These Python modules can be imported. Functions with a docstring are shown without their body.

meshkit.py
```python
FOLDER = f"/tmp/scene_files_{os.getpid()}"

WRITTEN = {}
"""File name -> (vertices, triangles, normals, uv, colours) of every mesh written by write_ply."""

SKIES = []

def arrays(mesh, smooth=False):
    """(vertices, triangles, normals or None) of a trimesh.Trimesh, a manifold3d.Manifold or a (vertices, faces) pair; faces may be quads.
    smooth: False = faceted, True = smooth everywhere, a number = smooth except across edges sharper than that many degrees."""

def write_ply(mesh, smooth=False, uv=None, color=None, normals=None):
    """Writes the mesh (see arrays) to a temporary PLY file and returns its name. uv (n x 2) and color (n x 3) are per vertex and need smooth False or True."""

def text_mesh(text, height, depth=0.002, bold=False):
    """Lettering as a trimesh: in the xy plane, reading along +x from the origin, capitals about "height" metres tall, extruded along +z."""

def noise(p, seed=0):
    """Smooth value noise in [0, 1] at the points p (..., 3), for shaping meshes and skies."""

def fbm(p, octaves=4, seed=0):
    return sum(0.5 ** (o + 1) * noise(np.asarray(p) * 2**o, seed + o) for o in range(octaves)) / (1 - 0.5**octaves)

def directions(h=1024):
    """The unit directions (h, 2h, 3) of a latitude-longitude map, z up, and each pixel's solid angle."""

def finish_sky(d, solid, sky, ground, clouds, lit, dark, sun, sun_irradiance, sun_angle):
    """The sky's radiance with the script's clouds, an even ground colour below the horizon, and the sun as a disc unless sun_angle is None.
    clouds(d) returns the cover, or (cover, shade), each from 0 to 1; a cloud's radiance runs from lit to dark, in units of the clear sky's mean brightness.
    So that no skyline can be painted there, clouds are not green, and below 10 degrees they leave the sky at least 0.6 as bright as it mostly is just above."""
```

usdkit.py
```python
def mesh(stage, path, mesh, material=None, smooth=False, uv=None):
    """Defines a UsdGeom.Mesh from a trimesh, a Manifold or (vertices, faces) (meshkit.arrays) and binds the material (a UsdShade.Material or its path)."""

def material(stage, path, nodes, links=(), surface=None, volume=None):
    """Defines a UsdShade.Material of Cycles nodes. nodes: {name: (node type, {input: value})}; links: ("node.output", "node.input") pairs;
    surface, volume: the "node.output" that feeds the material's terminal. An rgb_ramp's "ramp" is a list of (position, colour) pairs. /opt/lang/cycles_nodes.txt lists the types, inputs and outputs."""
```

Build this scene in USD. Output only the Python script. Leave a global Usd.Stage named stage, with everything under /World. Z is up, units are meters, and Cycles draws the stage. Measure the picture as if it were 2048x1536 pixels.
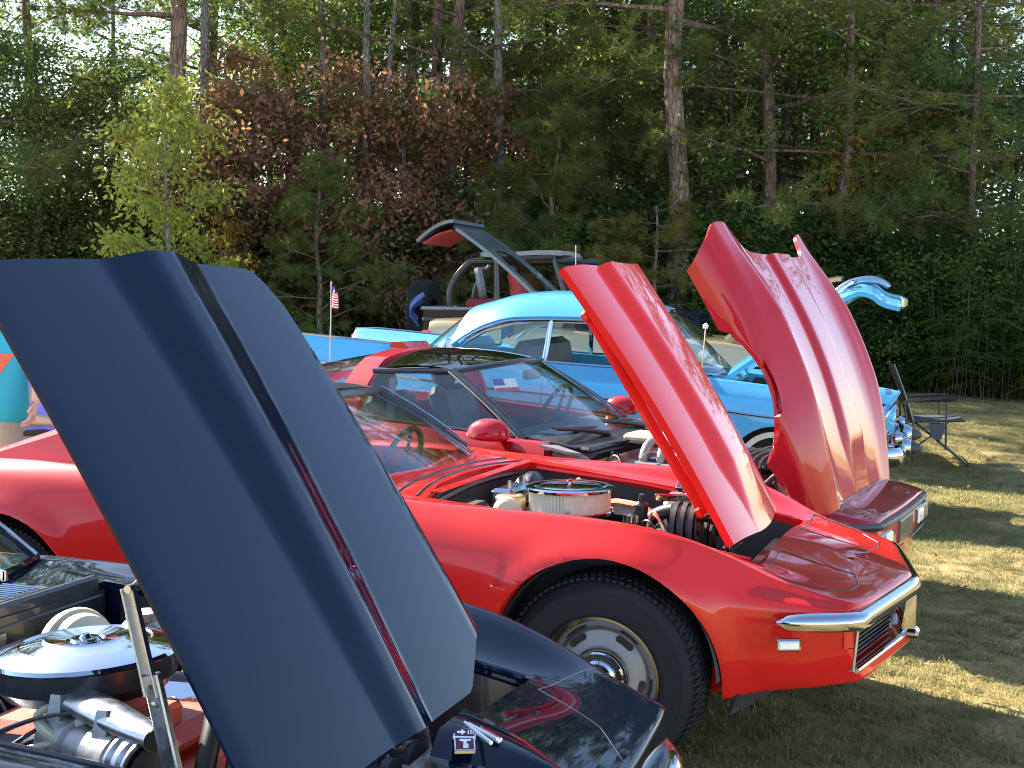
import math, random
import numpy as np, trimesh, usdkit, meshkit
import manifold3d as m3
from scipy.interpolate import PchipInterpolator, RBFInterpolator
from shapely.geometry import Polygon, Point
from pxr import Usd, UsdGeom, UsdLux, UsdShade, Gf, Sdf, Vt

stage = Usd.Stage.CreateInMemory()
UsdGeom.SetStageUpAxis(stage, 'Z')
UsdGeom.SetStageMetersPerUnit(stage, 1.0)
UsdGeom.Xform.Define(stage, '/World')
UsdGeom.Scope.Define(stage, '/World/Looks')

# ------------------------------------------------------------------ camera, sky, sun, exposure
CAM_H, PITCH, ROLL = 1.64, 0.0729, 0.0137
EXPOSURE = 2.2
SUN_AZ, SUN_EL = math.atan2(-0.74, 0.67), math.radians(37)
cam = UsdGeom.Camera.Define(stage, '/World/camera')
c_, s_ = math.cos(PITCH), math.sin(PITCH)
_f, _u, _r = np.array([0, c_, -s_]), np.array([0, s_, c_]), np.array([1.0, 0, 0])
_r2, _u2 = math.cos(ROLL)*_r + math.sin(ROLL)*_u, -math.sin(ROLL)*_r + math.cos(ROLL)*_u
cam.AddTransformOp().Set(Gf.Matrix4d(*[float(v) for row in (list(_r2)+[0], list(_u2)+[0], list(-_f)+[0], [0, 0, CAM_H, 1]) for v in row]))
cam.CreateHorizontalApertureAttr(36.0)
cam.CreateVerticalApertureAttr(27.0)
cam.CreateFocalLengthAttr(36.0*2600/2048)
cam.CreateClippingRangeAttr(Gf.Vec2f(0.05, 5000))
cam.CreateExposureAttr(EXPOSURE)
cam.CreateFStopAttr(32.0)
cam.CreateFocusDistanceAttr(6.5)
sky = UsdLux.DomeLight.Define(stage, '/World/sky')
sky.GetPrim().SetCustomDataByKey('kind', 'structure')
SKY = usdkit.material(stage, '/World/Looks/sky_air', {
    's': ('sky_texture', {'sky_type': 'single_scattering', 'sun_disc': False, 'sun_elevation': SUN_EL, 'sun_rotation': SUN_AZ, 'altitude': 100.0, 'air_density': 1.0, 'aerosol_density': 0.5, 'ozone_density': 1.4}),
    'b': ('background_shader', {'strength': 0.105})}, [('s.color', 'b.color')], surface='b.background')
UsdShade.MaterialBindingAPI.Apply(sky.GetPrim()).Bind(SKY)
sun = UsdLux.DistantLight.Define(stage, '/World/sun')
sun.CreateIntensityAttr(1.25)
sun.CreateAngleAttr(0.53)
sun.CreateColorAttr(Gf.Vec3f(1.0, 0.91, 0.76))
sun.CreateNormalizeAttr(True)
_d = np.array([math.sin(SUN_AZ)*math.cos(SUN_EL), math.cos(SUN_AZ)*math.cos(SUN_EL), math.sin(SUN_EL)])
_x = np.cross([0, 0, 1.0], _d); _x /= np.linalg.norm(_x); _y = np.cross(_d, _x)
sun.AddTransformOp().Set(Gf.Matrix4d(*[float(v) for row in (list(_x)+[0], list(_y)+[0], list(_d)+[0], [0, 0, 20, 1]) for v in row]))

# ------------------------------------------------------------------ materials
LOOKS = {}
def mat(name, nodes, links=(), surface='p.BSDF'):
    LOOKS[name] = usdkit.material(stage, '/World/Looks/' + name, nodes, links, surface=surface)
    return LOOKS[name]

def plain(name, col, rough=0.5, metal=0.0, spec=0.5, var=0.12, scale=18, bump=0.0, bscale=60, coat=0.0, grime=None, **kw):
    """A surface of one base colour with a little mottling (colour, gloss) and fine relief."""
    c = np.array(col, float)
    n = {'g': ('geometry', {}) , 'n': ('noise_texture', {'scale': scale, 'detail': 5.0, 'roughness': 0.6}),
         'r': ('rgb_ramp', {'ramp': [(0.25, tuple(c*(1-var))), (0.75, tuple(np.minimum(c*(1+var), 1)))]}),
         'q': ('map_range', {'from_min': 0.3, 'from_max': 0.7, 'to_min': max(rough*0.8, 0.0), 'to_max': min(rough*1.25, 1)}),
         't': ('texture_coordinate', {}),
         'p': ('principled_bsdf', {'metallic': metal, 'specular_ior_level': spec, 'coat_weight': coat, 'coat_roughness': 0.02, **kw})}
    l = [('t.object', 'n.vector'), ('n.fac', 'r.fac'), ('r.color', 'p.base_color'), ('n.fac', 'q.value'), ('q.result', 'p.roughness')]
    if bump:
        n['m'] = ('noise_texture', {'scale': bscale, 'detail': 4.0})
        n['b'] = ('bump', {'strength': 0.6, 'distance': bump})
        l += [('t.object', 'm.vector'), ('m.fac', 'b.height'), ('b.normal', 'p.normal')]
    return mat(name, n, l)

def paint(name, col, flake=0.0, coat=1.0, spec=0.12, ior=1.5):
    """Car lacquer: base colour, clear coat with a trace of orange peel and thin dust."""
    c = np.array(col, float)
    return mat(name, {
        't': ('texture_coordinate', {}),
        'n': ('noise_texture', {'scale': 3.0, 'detail': 4.0}),
        'd': ('noise_texture', {'scale': 140.0, 'detail': 3.0}),
        'r': ('rgb_ramp', {'ramp': [(0.3, tuple(c*0.96)), (0.7, tuple(np.minimum(c*1.04, 1)))]}),
        'q': ('map_range', {'from_min': 0.3, 'from_max': 0.75, 'to_min': 0.015, 'to_max': 0.05}),
        'w': ('noise_texture', {'scale': 9.0, 'detail': 1.0}),
        'b': ('bump', {'strength': 0.25, 'distance': 0.0006}),
        'p': ('principled_bsdf', {'roughness': 0.36, 'metallic': flake, 'coat_weight': coat, 'coat_ior': ior, 'specular_ior_level': spec})},
        [('t.object', 'n.vector'), ('t.object', 'd.vector'), ('t.object', 'w.vector'), ('n.fac', 'r.fac'), ('r.color', 'p.base_color'), ('d.fac', 'q.value'), ('q.result', 'p.coat_roughness'),
         ('w.fac', 'b.height'), ('b.normal', 'p.coat_normal')])

def leaf_mat(name, ramp, trans=0.45, rough=0.45):
    return mat(name, {
        'g': ('geometry', {}), 'o': ('object_info', {}),
        'r': ('rgb_ramp', {'ramp': ramp}),
        'h': ('hsv', {'hue': 0.5, 'saturation': 1.0, 'fac': 1.0}),
        'm': ('map_range', {'from_min': 0.0, 'from_max': 1.0, 'to_min': 0.75, 'to_max': 1.2}),
        'p': ('principled_bsdf', {'roughness': rough, 'specular_ior_level': 0.35}),
        'x': ('hsv', {'hue': 0.486, 'saturation': 1.0, 'value': 1.7, 'fac': 1.0}),
        't': ('translucent_bsdf', {}),
        'k': ('mix_closure', {'fac': trans})},
        [('g.random_per_island', 'r.fac'), ('o.random', 'm.value'), ('m.result', 'h.value'), ('r.color', 'h.color'), ('h.color', 'p.base_color'),
         ('h.color', 'x.color'), ('x.color', 't.color'), ('p.BSDF', 'k.closure1'), ('t.BSDF', 'k.closure2')], surface='k.closure')

def bark_mat(name, a, b, scale=14, lich=None):
    n = {'t': ('texture_coordinate', {}), 'mp': ('mapping', {'scale': (1.0, 1.0, 0.22)}),
         'v': ('voronoi_texture', {'scale': float(scale), 'feature': 'distance_to_edge'}),
         'n': ('noise_texture', {'scale': float(scale)*0.8, 'detail': 7.0, 'roughness': 0.65}),
         'r': ('rgb_ramp', {'ramp': [(0.3, a), (0.68, b)]}),
         'j': ('rgb_ramp', {'ramp': [(0.0, (0.25, 0.22, 0.2)), (0.16, (1, 1, 1))]}),
         'x': ('mix_color', {'blend_type': 'multiply', 'fac': 0.85}),
         'b': ('bump', {'strength': 0.9, 'distance': 0.03}),
         'p': ('principled_bsdf', {'roughness': 0.9, 'specular_ior_level': 0.2})}
    return mat(name, n, [('t.object', 'mp.vector'), ('mp.vector', 'v.vector'), ('mp.vector', 'n.vector'), ('n.fac', 'r.fac'), ('v.distance', 'j.fac'), ('r.color', 'x.a'), ('j.color', 'x.b'),
                         ('x.result', 'p.base_color'), ('v.distance', 'b.height'), ('b.normal', 'p.normal')])

def glass_mat(name, tint, f0=0.045):
    """Thin pane: mostly clear, mirroring more at a slant (the same from both sides)."""
    return mat(name, {'g0': ('geometry', {}), 'd': ('vector_math', {'math_type': 'dot_product'}), 'a': ('math', {'math_type': 'absolute'}), 'i': ('math', {'math_type': 'subtract', 'value1': 1.0}),
                      'w': ('math', {'math_type': 'power', 'value2': 5.0}), 'm1': ('math', {'math_type': 'multiply_add', 'value2': 1-f0, 'value3': f0, 'use_clamp': True}),
                      't': ('transparent_bsdf', {'color': tint}), 'g': ('glossy_bsdf', {'color': (1, 1, 1), 'roughness': 0.0}), 'm': ('mix_closure', {})},
               [('g0.incoming', 'd.vector1'), ('g0.normal', 'd.vector2'), ('d.value', 'a.value1'), ('a.value', 'i.value2'), ('i.value', 'w.value1'), ('w.value', 'm1.value1'), ('m1.value', 'm.fac'), ('t.BSDF', 'm.closure1'), ('g.BSDF', 'm.closure2')], surface='m.closure')

RED = paint('red_lacquer', (0.42, 0.011, 0.008), spec=0.05, ior=1.43)
RED4 = paint('deep_red_lacquer', (0.26, 0.005, 0.009), spec=0.05, ior=1.42)
BLACK = paint('black_lacquer', (0.0015, 0.003, 0.009), spec=0.0, ior=1.36)
BLUE = paint('sky_blue_lacquer', (0.050, 0.255, 0.43))
GOLD = paint('gold_beige_lacquer', (0.34, 0.26, 0.15), flake=0.3)
GREYP = paint('grey_lacquer', (0.05, 0.062, 0.078), flake=0.2)
DARKROOF = paint('dark_roof_lacquer', (0.012, 0.011, 0.010))
CHROME = plain('chrome', (0.43, 0.45, 0.49), rough=0.05, metal=1.0, var=0.02, scale=8)
STEEL = plain('brushed_steel', (0.36, 0.36, 0.37), rough=0.30, metal=1.0, var=0.12, scale=30, bump=0.0008)
SILVER = plain('silver_wheel_paint', (0.24, 0.24, 0.25), rough=0.4, metal=0.4, var=0.05)
ALU = plain('cast_aluminium', (0.28, 0.275, 0.26), rough=0.48, metal=0.8, var=0.2, scale=40, bump=0.002)
RUBBER = plain('tyre_rubber', (0.009, 0.009, 0.010), rough=0.8, spec=0.2, var=0.3, scale=25, bump=0.001, bscale=120)
HOSE = plain('hose_rubber', (0.012, 0.012, 0.013), rough=0.5, var=0.2)
BLKPL = plain('black_plastic', (0.012, 0.012, 0.013), rough=0.42, var=0.2)
BLKSAT = plain('satin_black_metal', (0.010, 0.010, 0.012), rough=0.32, var=0.2, coat=0.3)
DIRTBLK = plain('dusty_black_metal', (0.020, 0.019, 0.018), rough=0.7, var=0.5, scale=22)
GREYPL = plain('grey_plastic', (0.14, 0.145, 0.15), rough=0.55, var=0.2)
ORANGE = plain('engine_orange', (0.42, 0.050, 0.018), rough=0.55, var=0.5, scale=14, bump=0.002)
CREAM = plain('cream_plastic', (0.42, 0.37, 0.24), rough=0.4, var=0.15)
BRASS = plain('dull_zinc_gold', (0.42, 0.33, 0.16), rough=0.4, metal=0.7, var=0.25)
PAPER = plain('filter_paper', (0.52, 0.45, 0.34), rough=0.85, var=0.15)
COPPER = plain('red_wire', (0.55, 0.16, 0.08), rough=0.5)
WHITE = plain('white_plastic', (0.55, 0.55, 0.53), rough=0.4, var=0.06)
WHITEWALL = plain('white_sidewall', (0.55, 0.53, 0.48), rough=0.6, var=0.1)
CARPET = plain('dark_trim', (0.018, 0.018, 0.020), rough=0.85, var=0.3)
SEATGREY = plain('charcoal_seat', (0.035, 0.036, 0.040), rough=0.6, var=0.2)
TRIMBLUE = plain('blue_seat_vinyl', (0.06, 0.24, 0.40), rough=0.5, var=0.1)
REDSEAT = plain('red_seat_cloth', (0.25, 0.015, 0.02), rough=0.8)
GLASS = glass_mat('window_glass', (0.90, 0.94, 0.92))
GLASSD = glass_mat('tinted_glass', (0.62, 0.66, 0.66))
GLASSK = glass_mat('dark_roof_glass', (0.10, 0.10, 0.11), 0.06)
AMBER = plain('amber_lens', (0.55, 0.42, 0.24), rough=0.15, var=0.1, coat=1.0)
REDLENS = plain('red_lens', (0.45, 0.01, 0.012), rough=0.12, var=0.1, coat=1.0)
CLEARLENS = plain('clear_lens', (0.62, 0.60, 0.55), rough=0.12, var=0.1, coat=1.0)
PURPLE = plain('badge_purple', (0.09, 0.008, 0.04), rough=0.5, spec=0.2)
BADGEWHITE = plain('badge_white', (0.72, 0.72, 0.74), rough=0.3, coat=1.0)
BADGERED = plain('badge_red', (0.5, 0.02, 0.04), rough=0.35)
TEAL = plain('teal_cotton', (0.02, 0.30, 0.36), rough=0.9, var=0.08, bump=0.004, bscale=14)
PERI = plain('periwinkle_cotton', (0.24, 0.26, 0.72), rough=0.9, var=0.06, bump=0.004, bscale=14)
ORANGEPRINT = plain('orange_print', (0.62, 0.11, 0.05), rough=0.85)
SKIN = plain('skin', (0.50, 0.27, 0.18), rough=0.5, var=0.1, scale=30, subsurface_weight=0.15)
HAIR = plain('brown_hair', (0.05, 0.03, 0.02), rough=0.6, var=0.3, scale=80)
DENIM = plain('denim', (0.05, 0.08, 0.16), rough=0.9, var=0.2, scale=60)
KHAKI = plain('khaki_cotton', (0.32, 0.26, 0.17), rough=0.9, var=0.1)
CHAIRCLOTH = plain('charcoal_canvas', (0.035, 0.038, 0.045), rough=0.85, var=0.25, scale=40)
FLAGRED = plain('flag_red', (0.42, 0.02, 0.04), rough=0.8)
FLAGWHITE = plain('flag_white', (0.70, 0.68, 0.68), rough=0.8)
FLAGBLUE = plain('flag_blue', (0.03, 0.05, 0.28), rough=0.8)
BLUECLOTH = plain('blue_cloth', (0.05, 0.08, 0.26), rough=0.9, var=0.15)
WOODST = plain('varnished_wood', (0.30, 0.17, 0.07), rough=0.45)

# ------------------------------------------------------------------ prims
TAKEN = {}
def _path(parent, name):
    base = parent.GetPath().pathString if parent is not None else '/World'
    k = TAKEN.get((base, name), 0); TAKEN[(base, name)] = k + 1
    return f'{base}/{name}' if k == 0 else f'{base}/{name}_{k:03d}'

def tag(p, label=None, category=None, group=None, kind=None):
    for k, v in (('label', label), ('category', category), ('group', group), ('kind', kind)):
        if v: p.SetCustomDataByKey(k, v)
    return p

def thing(name, label, category, M=None, group=None):
    x = UsdGeom.Xform.Define(stage, _path(None, name))
    if M is not None:
        x.AddTransformOp().Set(Gf.Matrix4d(*[float(v) for v in np.asarray(M).T.ravel()]))
    return tag(x.GetPrim(), label, category, group)

def part(parent, name, mesh, m, smooth=32, label=None, **kw):
    if isinstance(mesh, list): mesh = cat(mesh)
    p = usdkit.mesh(stage, _path(parent, name), mesh, m, smooth=smooth).GetPrim()
    return tag(p, label, **kw)

def mat4(R=None, t=(0, 0, 0)):
    M = np.eye(4)
    if R is not None: M[:3, :3] = R
    M[:3, 3] = t
    return M

def rotz(a):
    c, s = math.cos(a), math.sin(a)
    return np.array([[c, -s, 0], [s, c, 0], [0, 0, 1.0]])

def car_matrix(x, y, z, yaw, pt):
    c, s = math.cos(pt), math.sin(pt)
    P = np.array([[c, 0, s], [0, 1, 0], [-s, 0, c]])
    return mat4(rotz(-yaw) @ P, (x, y, z))

# ------------------------------------------------------------------ shapes
def cat(ms): return trimesh.util.concatenate([m for m in ms if m is not None])
def mesh_of(man):
    m = man.to_mesh()
    return trimesh.Trimesh(m.vert_properties[:, :3], m.tri_verts, process=False)
def man_of(m):
    m = trimesh.Trimesh(m.vertices, m.faces, process=True)
    return m3.Manifold(m3.Mesh(np.asarray(m.vertices, np.float32), np.asarray(m.faces, np.uint32)))
def hull(pts): return trimesh.PointCloud(np.asarray(pts, float)).convex_hull

def box(c, size, b=0.0, R=None):
    """A box centred at c, its edges chamfered by b."""
    h = np.array(size)/2.0
    if b <= 0:
        m = trimesh.creation.box(size)
    else:
        b = min(b, h.min()*0.9)
        S = np.array([[i, j, k] for i in (-1, 1) for j in (-1, 1) for k in (-1, 1)], float)
        m = hull(np.vstack([S*(h-np.array(o)*b) for o in ((0, 1, 1), (1, 0, 1), (1, 1, 0))]))
    if R is not None: m.apply_transform(mat4(R))
    m.apply_translation(c); return m

def frame(d):
    d = np.asarray(d, float); d = d/np.linalg.norm(d)
    a = np.cross(d, [0, 0, 1.0]) if abs(d[2]) < 0.9 else np.cross(d, [1.0, 0, 0])
    a /= np.linalg.norm(a); return a, np.cross(d, a), d

def rings_mesh(rings, closed=True, caps=True):
    """Joins equal rings of points (K x N x 3) to a skin, with fans over the ends."""
    R = np.asarray(rings, float); K, N = R.shape[:2]
    v = R.reshape(-1, 3); f = []
    i = np.arange(K-1)[:, None]*N; j = np.arange(N if closed else N-1)[None]; j2 = (j+1) % N
    a, b, c, d = i+j, i+j2, i+N+j2, i+N+j
    f = np.concatenate([np.stack([a, b, c], -1).reshape(-1, 3), np.stack([a, c, d], -1).reshape(-1, 3)])
    if caps and closed:
        v = np.vstack([v, R[0].mean(0), R[-1].mean(0)]); n0, n1 = len(v)-2, len(v)-1
        k = np.arange(N); k2 = (k+1) % N
        f = np.vstack([f, np.stack([np.full(N, n0), k2, k], -1), np.stack([np.full(N, n1), (K-1)*N+k, (K-1)*N+k2], -1)])
    m = trimesh.Trimesh(v, f, process=False)
    if caps and closed and m.volume < 0: m.invert()
    return m

def tube(pts, r, n=8, smooth=0, caps=True):
    P = np.asarray(pts, float)
    if smooth and len(P) > 2:
        t = np.arange(len(P)); P2 = np.linspace(0, len(P)-1, (len(P)-1)*smooth+1)
        if np.ndim(r): r = np.interp(P2, t, r)
        from scipy.interpolate import CubicSpline
        P = CubicSpline(t, P)(P2)
    r = np.broadcast_to(np.asarray(r, float), (len(P),))
    T = np.gradient(P, axis=0); T /= np.maximum(np.linalg.norm(T, axis=1, keepdims=True), 1e-9)
    a, b, _ = frame(T[0]); th = np.arange(n)*2*np.pi/n; rings = []
    for p, t, q in zip(P, T, r):
        a = a - t*(a@t); a /= max(np.linalg.norm(a), 1e-9); b = np.cross(t, a)
        rings.append(p + q*(np.cos(th)[:, None]*a + np.sin(th)[:, None]*b))
    return rings_mesh(rings, caps=caps)

def cyl(p0, p1, r0, r1=None, n=20): return tube([p0, p1], [r0, r0 if r1 is None else r1], n)

def lathe(prof, n=32, o=(0, 0, 0), d=(0, 0, 1), caps=False):
    """Turns (radius, height) points about the axis d through o."""
    a, b, d = frame(d); th = np.arange(n)*2*np.pi/n
    ring = np.cos(th)[:, None]*a + np.sin(th)[:, None]*b
    return rings_mesh([np.asarray(o) + d*z + ring*max(r, 1e-5) for r, z in prof], caps=caps)

def plate(poly, t, o=(0, 0, 0), ex=(1, 0, 0), ey=(0, 1, 0), holes=()):
    """A flat outline (in ex, ey from o), t thick along ex x ey."""
    m = trimesh.creation.extrude_polygon(Polygon(poly, holes), t)
    ex, ey = np.asarray(ex, float), np.asarray(ey, float); ez = np.cross(ex, ey)
    m.apply_transform(mat4(np.stack([ex, ey, ez], 1), o)); return m

def shell(G, t):
    """A sheet of points (A x B x 3) made t thick on the side against its normals."""
    G = np.asarray(G, float); A, B = G.shape[:2]
    du = np.gradient(G, axis=0); dv = np.gradient(G, axis=1)
    N = np.cross(du, dv); N /= np.maximum(np.linalg.norm(N, axis=-1, keepdims=True), 1e-9)
    v = np.vstack([G.reshape(-1, 3), (G-N*t).reshape(-1, 3)]); n = A*B
    i, j = np.meshgrid(np.arange(A-1), np.arange(B-1), indexing='ij'); i, j = i.ravel(), j.ravel()
    a, b, c, d = i*B+j, (i+1)*B+j, (i+1)*B+j+1, i*B+j+1
    f = [np.stack([a, b, c], -1), np.stack([a, c, d], -1), np.stack([a+n, c+n, b+n], -1), np.stack([a+n, d+n, c+n], -1)]
    rim = np.concatenate([np.arange(B), np.arange(1, A)*B+B-1, (A-1)*B+np.arange(B-2, -1, -1), np.arange(A-2, 0, -1)*B])
    r2 = np.roll(rim, -1)
    f += [np.stack([rim, r2, r2+n], -1), np.stack([rim, r2+n, rim+n], -1)]
    m = trimesh.Trimesh(v, np.vstack(f), process=False)
    if m.volume < 0: m.invert()
    return m

def resample(C, nu, nv):
    """Runs monotone curves through a net of points, both ways."""
    C = np.asarray(C, float)
    C = PchipInterpolator(np.arange(C.shape[0]), C, axis=0)(np.linspace(0, C.shape[0]-1, nu))
    return PchipInterpolator(np.arange(C.shape[1]), C, axis=1)(np.linspace(0, C.shape[1]-1, nv))

def section(z0, yi, zi, yc, zc, ym, zm, ys, zs, k=0.0):
    """k: how sharp the crest is, 0 (soft) to 1 (an edge)."""
    c3 = np.array([(yi+2*yc)/3, zi+(zc-zi)*0.78])*(1-k) + k*np.array([yc-0.02, zc-0.006])
    c5 = np.array([yc+(ym-yc)*0.45, zc-(zc-zm)*0.16])*(1-k) + k*np.array([yc+0.012, zc-0.022])
    return [(0, z0), (yi*0.5, z0+(zi-z0)*0.3), (yi, zi), tuple(c3), (yc, zc), tuple(c5),
            (yc+(ym-yc)*0.84, zc-(zc-zm)*0.52), (ym, zm), (ym-(ym-ys)*0.3, zm-(zm-zs)*0.5), (ys, zs+0.05), (ys-0.05, zs), (0, zs)]

def car_body(rows, arches=(), nu=130, nv=56, flare=0.02, close=True, cut=(), inner=0.60):
    """rows: (x, sweep, *section). A closed body, its nose and tail bowed by sweep*y*y, with flared, open wheel arches."""
    C = []
    for x, a, *s in rows:
        sw = a if callable(a) else (lambda y, a=a: a*y*y)
        C.append([(x - sw(y), y, z) for y, z in section(*s)])
    if close:
        first, last = np.array(C[0]), np.array(C[-1])
        for q, at in ((first, 0), (last, len(C))):
            e = q.copy(); zc = (q[:, 2].max()*0.45+q[:, 2].min()*0.55); e[:, 2] = zc + (q[:, 2]-zc)*0.02; C.insert(at, e) if at == 0 else C.append(e)
    G = resample(C, nu, nv)
    x, y, z = G[..., 0], G[..., 1], G[..., 2]
    for xa, za, R in arches:
        d = np.hypot(x-xa, z-za)
        G[..., 1] += flare*np.exp(-((d-R-0.01)/0.045)**2)*(y > 0.55)
    ring = np.concatenate([G, (G*[1, -1, 1])[:, -2:0:-1]], axis=1)
    m = rings_mesh(ring)
    b = man_of(m)
    for xa, za, R in arches:
        for s in (-1, 1):
            b = b - man_of(cyl((xa, s*inner, za), (xa, s*1.3, za), R, n=56))
    for c in cut: b = b - man_of(c)
    return mesh_of(b)

def prism(poly, z0, z1): return plate(poly, z1-z0, (0, 0, z0))

def tray(poly, z0, z1, t=0.008):
    """An open box: floor at z0 and walls to z1 inside the outline."""
    P = Polygon(poly); I = P.buffer(-t)
    w = trimesh.creation.extrude_polygon(P.difference(I), z1-z0); w.apply_translation((0, 0, z0))
    f = trimesh.creation.extrude_polygon(P, 0.006); f.apply_translation((0, 0, z0-0.006))
    return cat([w, f])

def wheel_wells(parent, arches, side_y, m, inner=0.60):
    """Dark liners inside the wheel arches, each one a part."""
    for xa, za, R in arches:
        for s in (-1, 1):
            th = np.linspace(0.02, math.pi-0.02, 29); r = R-0.006
            arc = np.array([[(xa+r*math.cos(t), s*y, za+r*math.sin(t)) for y in np.linspace(inner+.004, side_y, 4)] for t in th])
            disc = plate([(xa+(r)*math.cos(t), za+r*math.sin(t)) for t in th], .004, (0, s*(inner+.006), 0), (1, 0, 0), (0, 0, 1))
            part(parent, 'wheel_well', cat([shell(arc, .003), disc]), m)

def bay_walls(body, poly, z0, drop=0.02, out=0.02, d=0.005):
    """The dark inner sides of an engine bay, from z0 up to just under the skin round it, and its floor."""
    P = Polygon(poly); I = P.buffer(-d); O = P.buffer(out); L = I.exterior; n = 140
    q = np.array([L.interpolate(k/n, normalized=True).coords[0] for k in range(n+1)])
    c = np.array(P.centroid.coords[0]); e = q-c; e /= np.linalg.norm(e, axis=1, keepdims=True)
    z = top_of(body, q+e*out*2, 0.3); ok = ~np.isnan(z); z = np.interp(np.arange(n+1), np.arange(n+1)[ok], z[ok])-drop
    G = np.stack([np.column_stack([q, np.full(n+1, z0)]), np.column_stack([q, z])])
    f = trimesh.creation.extrude_polygon(I, 0.006); f.apply_translation((0, 0, z0-0.006))
    return cat([shell(G, 0.004), f])

def mirror(m):
    m = m.copy(); m.vertices = m.vertices*[1, -1, 1]; m.invert(); return m
# ------------------------------------------------------------------ shared car pieces
def top_of(m, pts, up=0.15):
    """Heights of a skin's upper side over (x, y) points."""
    from scipy.interpolate import LinearNDInterpolator
    n = trimesh.Trimesh(m.vertices, m.faces, process=False).vertex_normals
    k = n[:, 2] > up
    pts = np.asarray(pts, float); lo, hi = pts.min(0)-0.2, pts.max(0)+0.2
    V = np.asarray(m.vertices); k &= (V[:, 0] > lo[0]) & (V[:, 0] < hi[0]) & (V[:, 1] > lo[1]) & (V[:, 1] < hi[1])
    return LinearNDInterpolator(V[k, :2], V[k, 2])(pts)

def seam(body, pts, r=0.0022, n=6, lift=0.0, up=0.15):
    """A thin line lying in a panel gap along (x, y) points on the body's upper side."""
    P = np.asarray(pts, float); t = np.linspace(0, len(P)-1, (len(P)-1)*n+1)
    Q = np.stack([np.interp(t, np.arange(len(P)), P[:, k]) for k in (0, 1)], 1)
    z = top_of(body, Q, up); ok = ~np.isnan(z)
    return tube(np.column_stack([Q, z+lift])[ok], r, 5)

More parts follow.
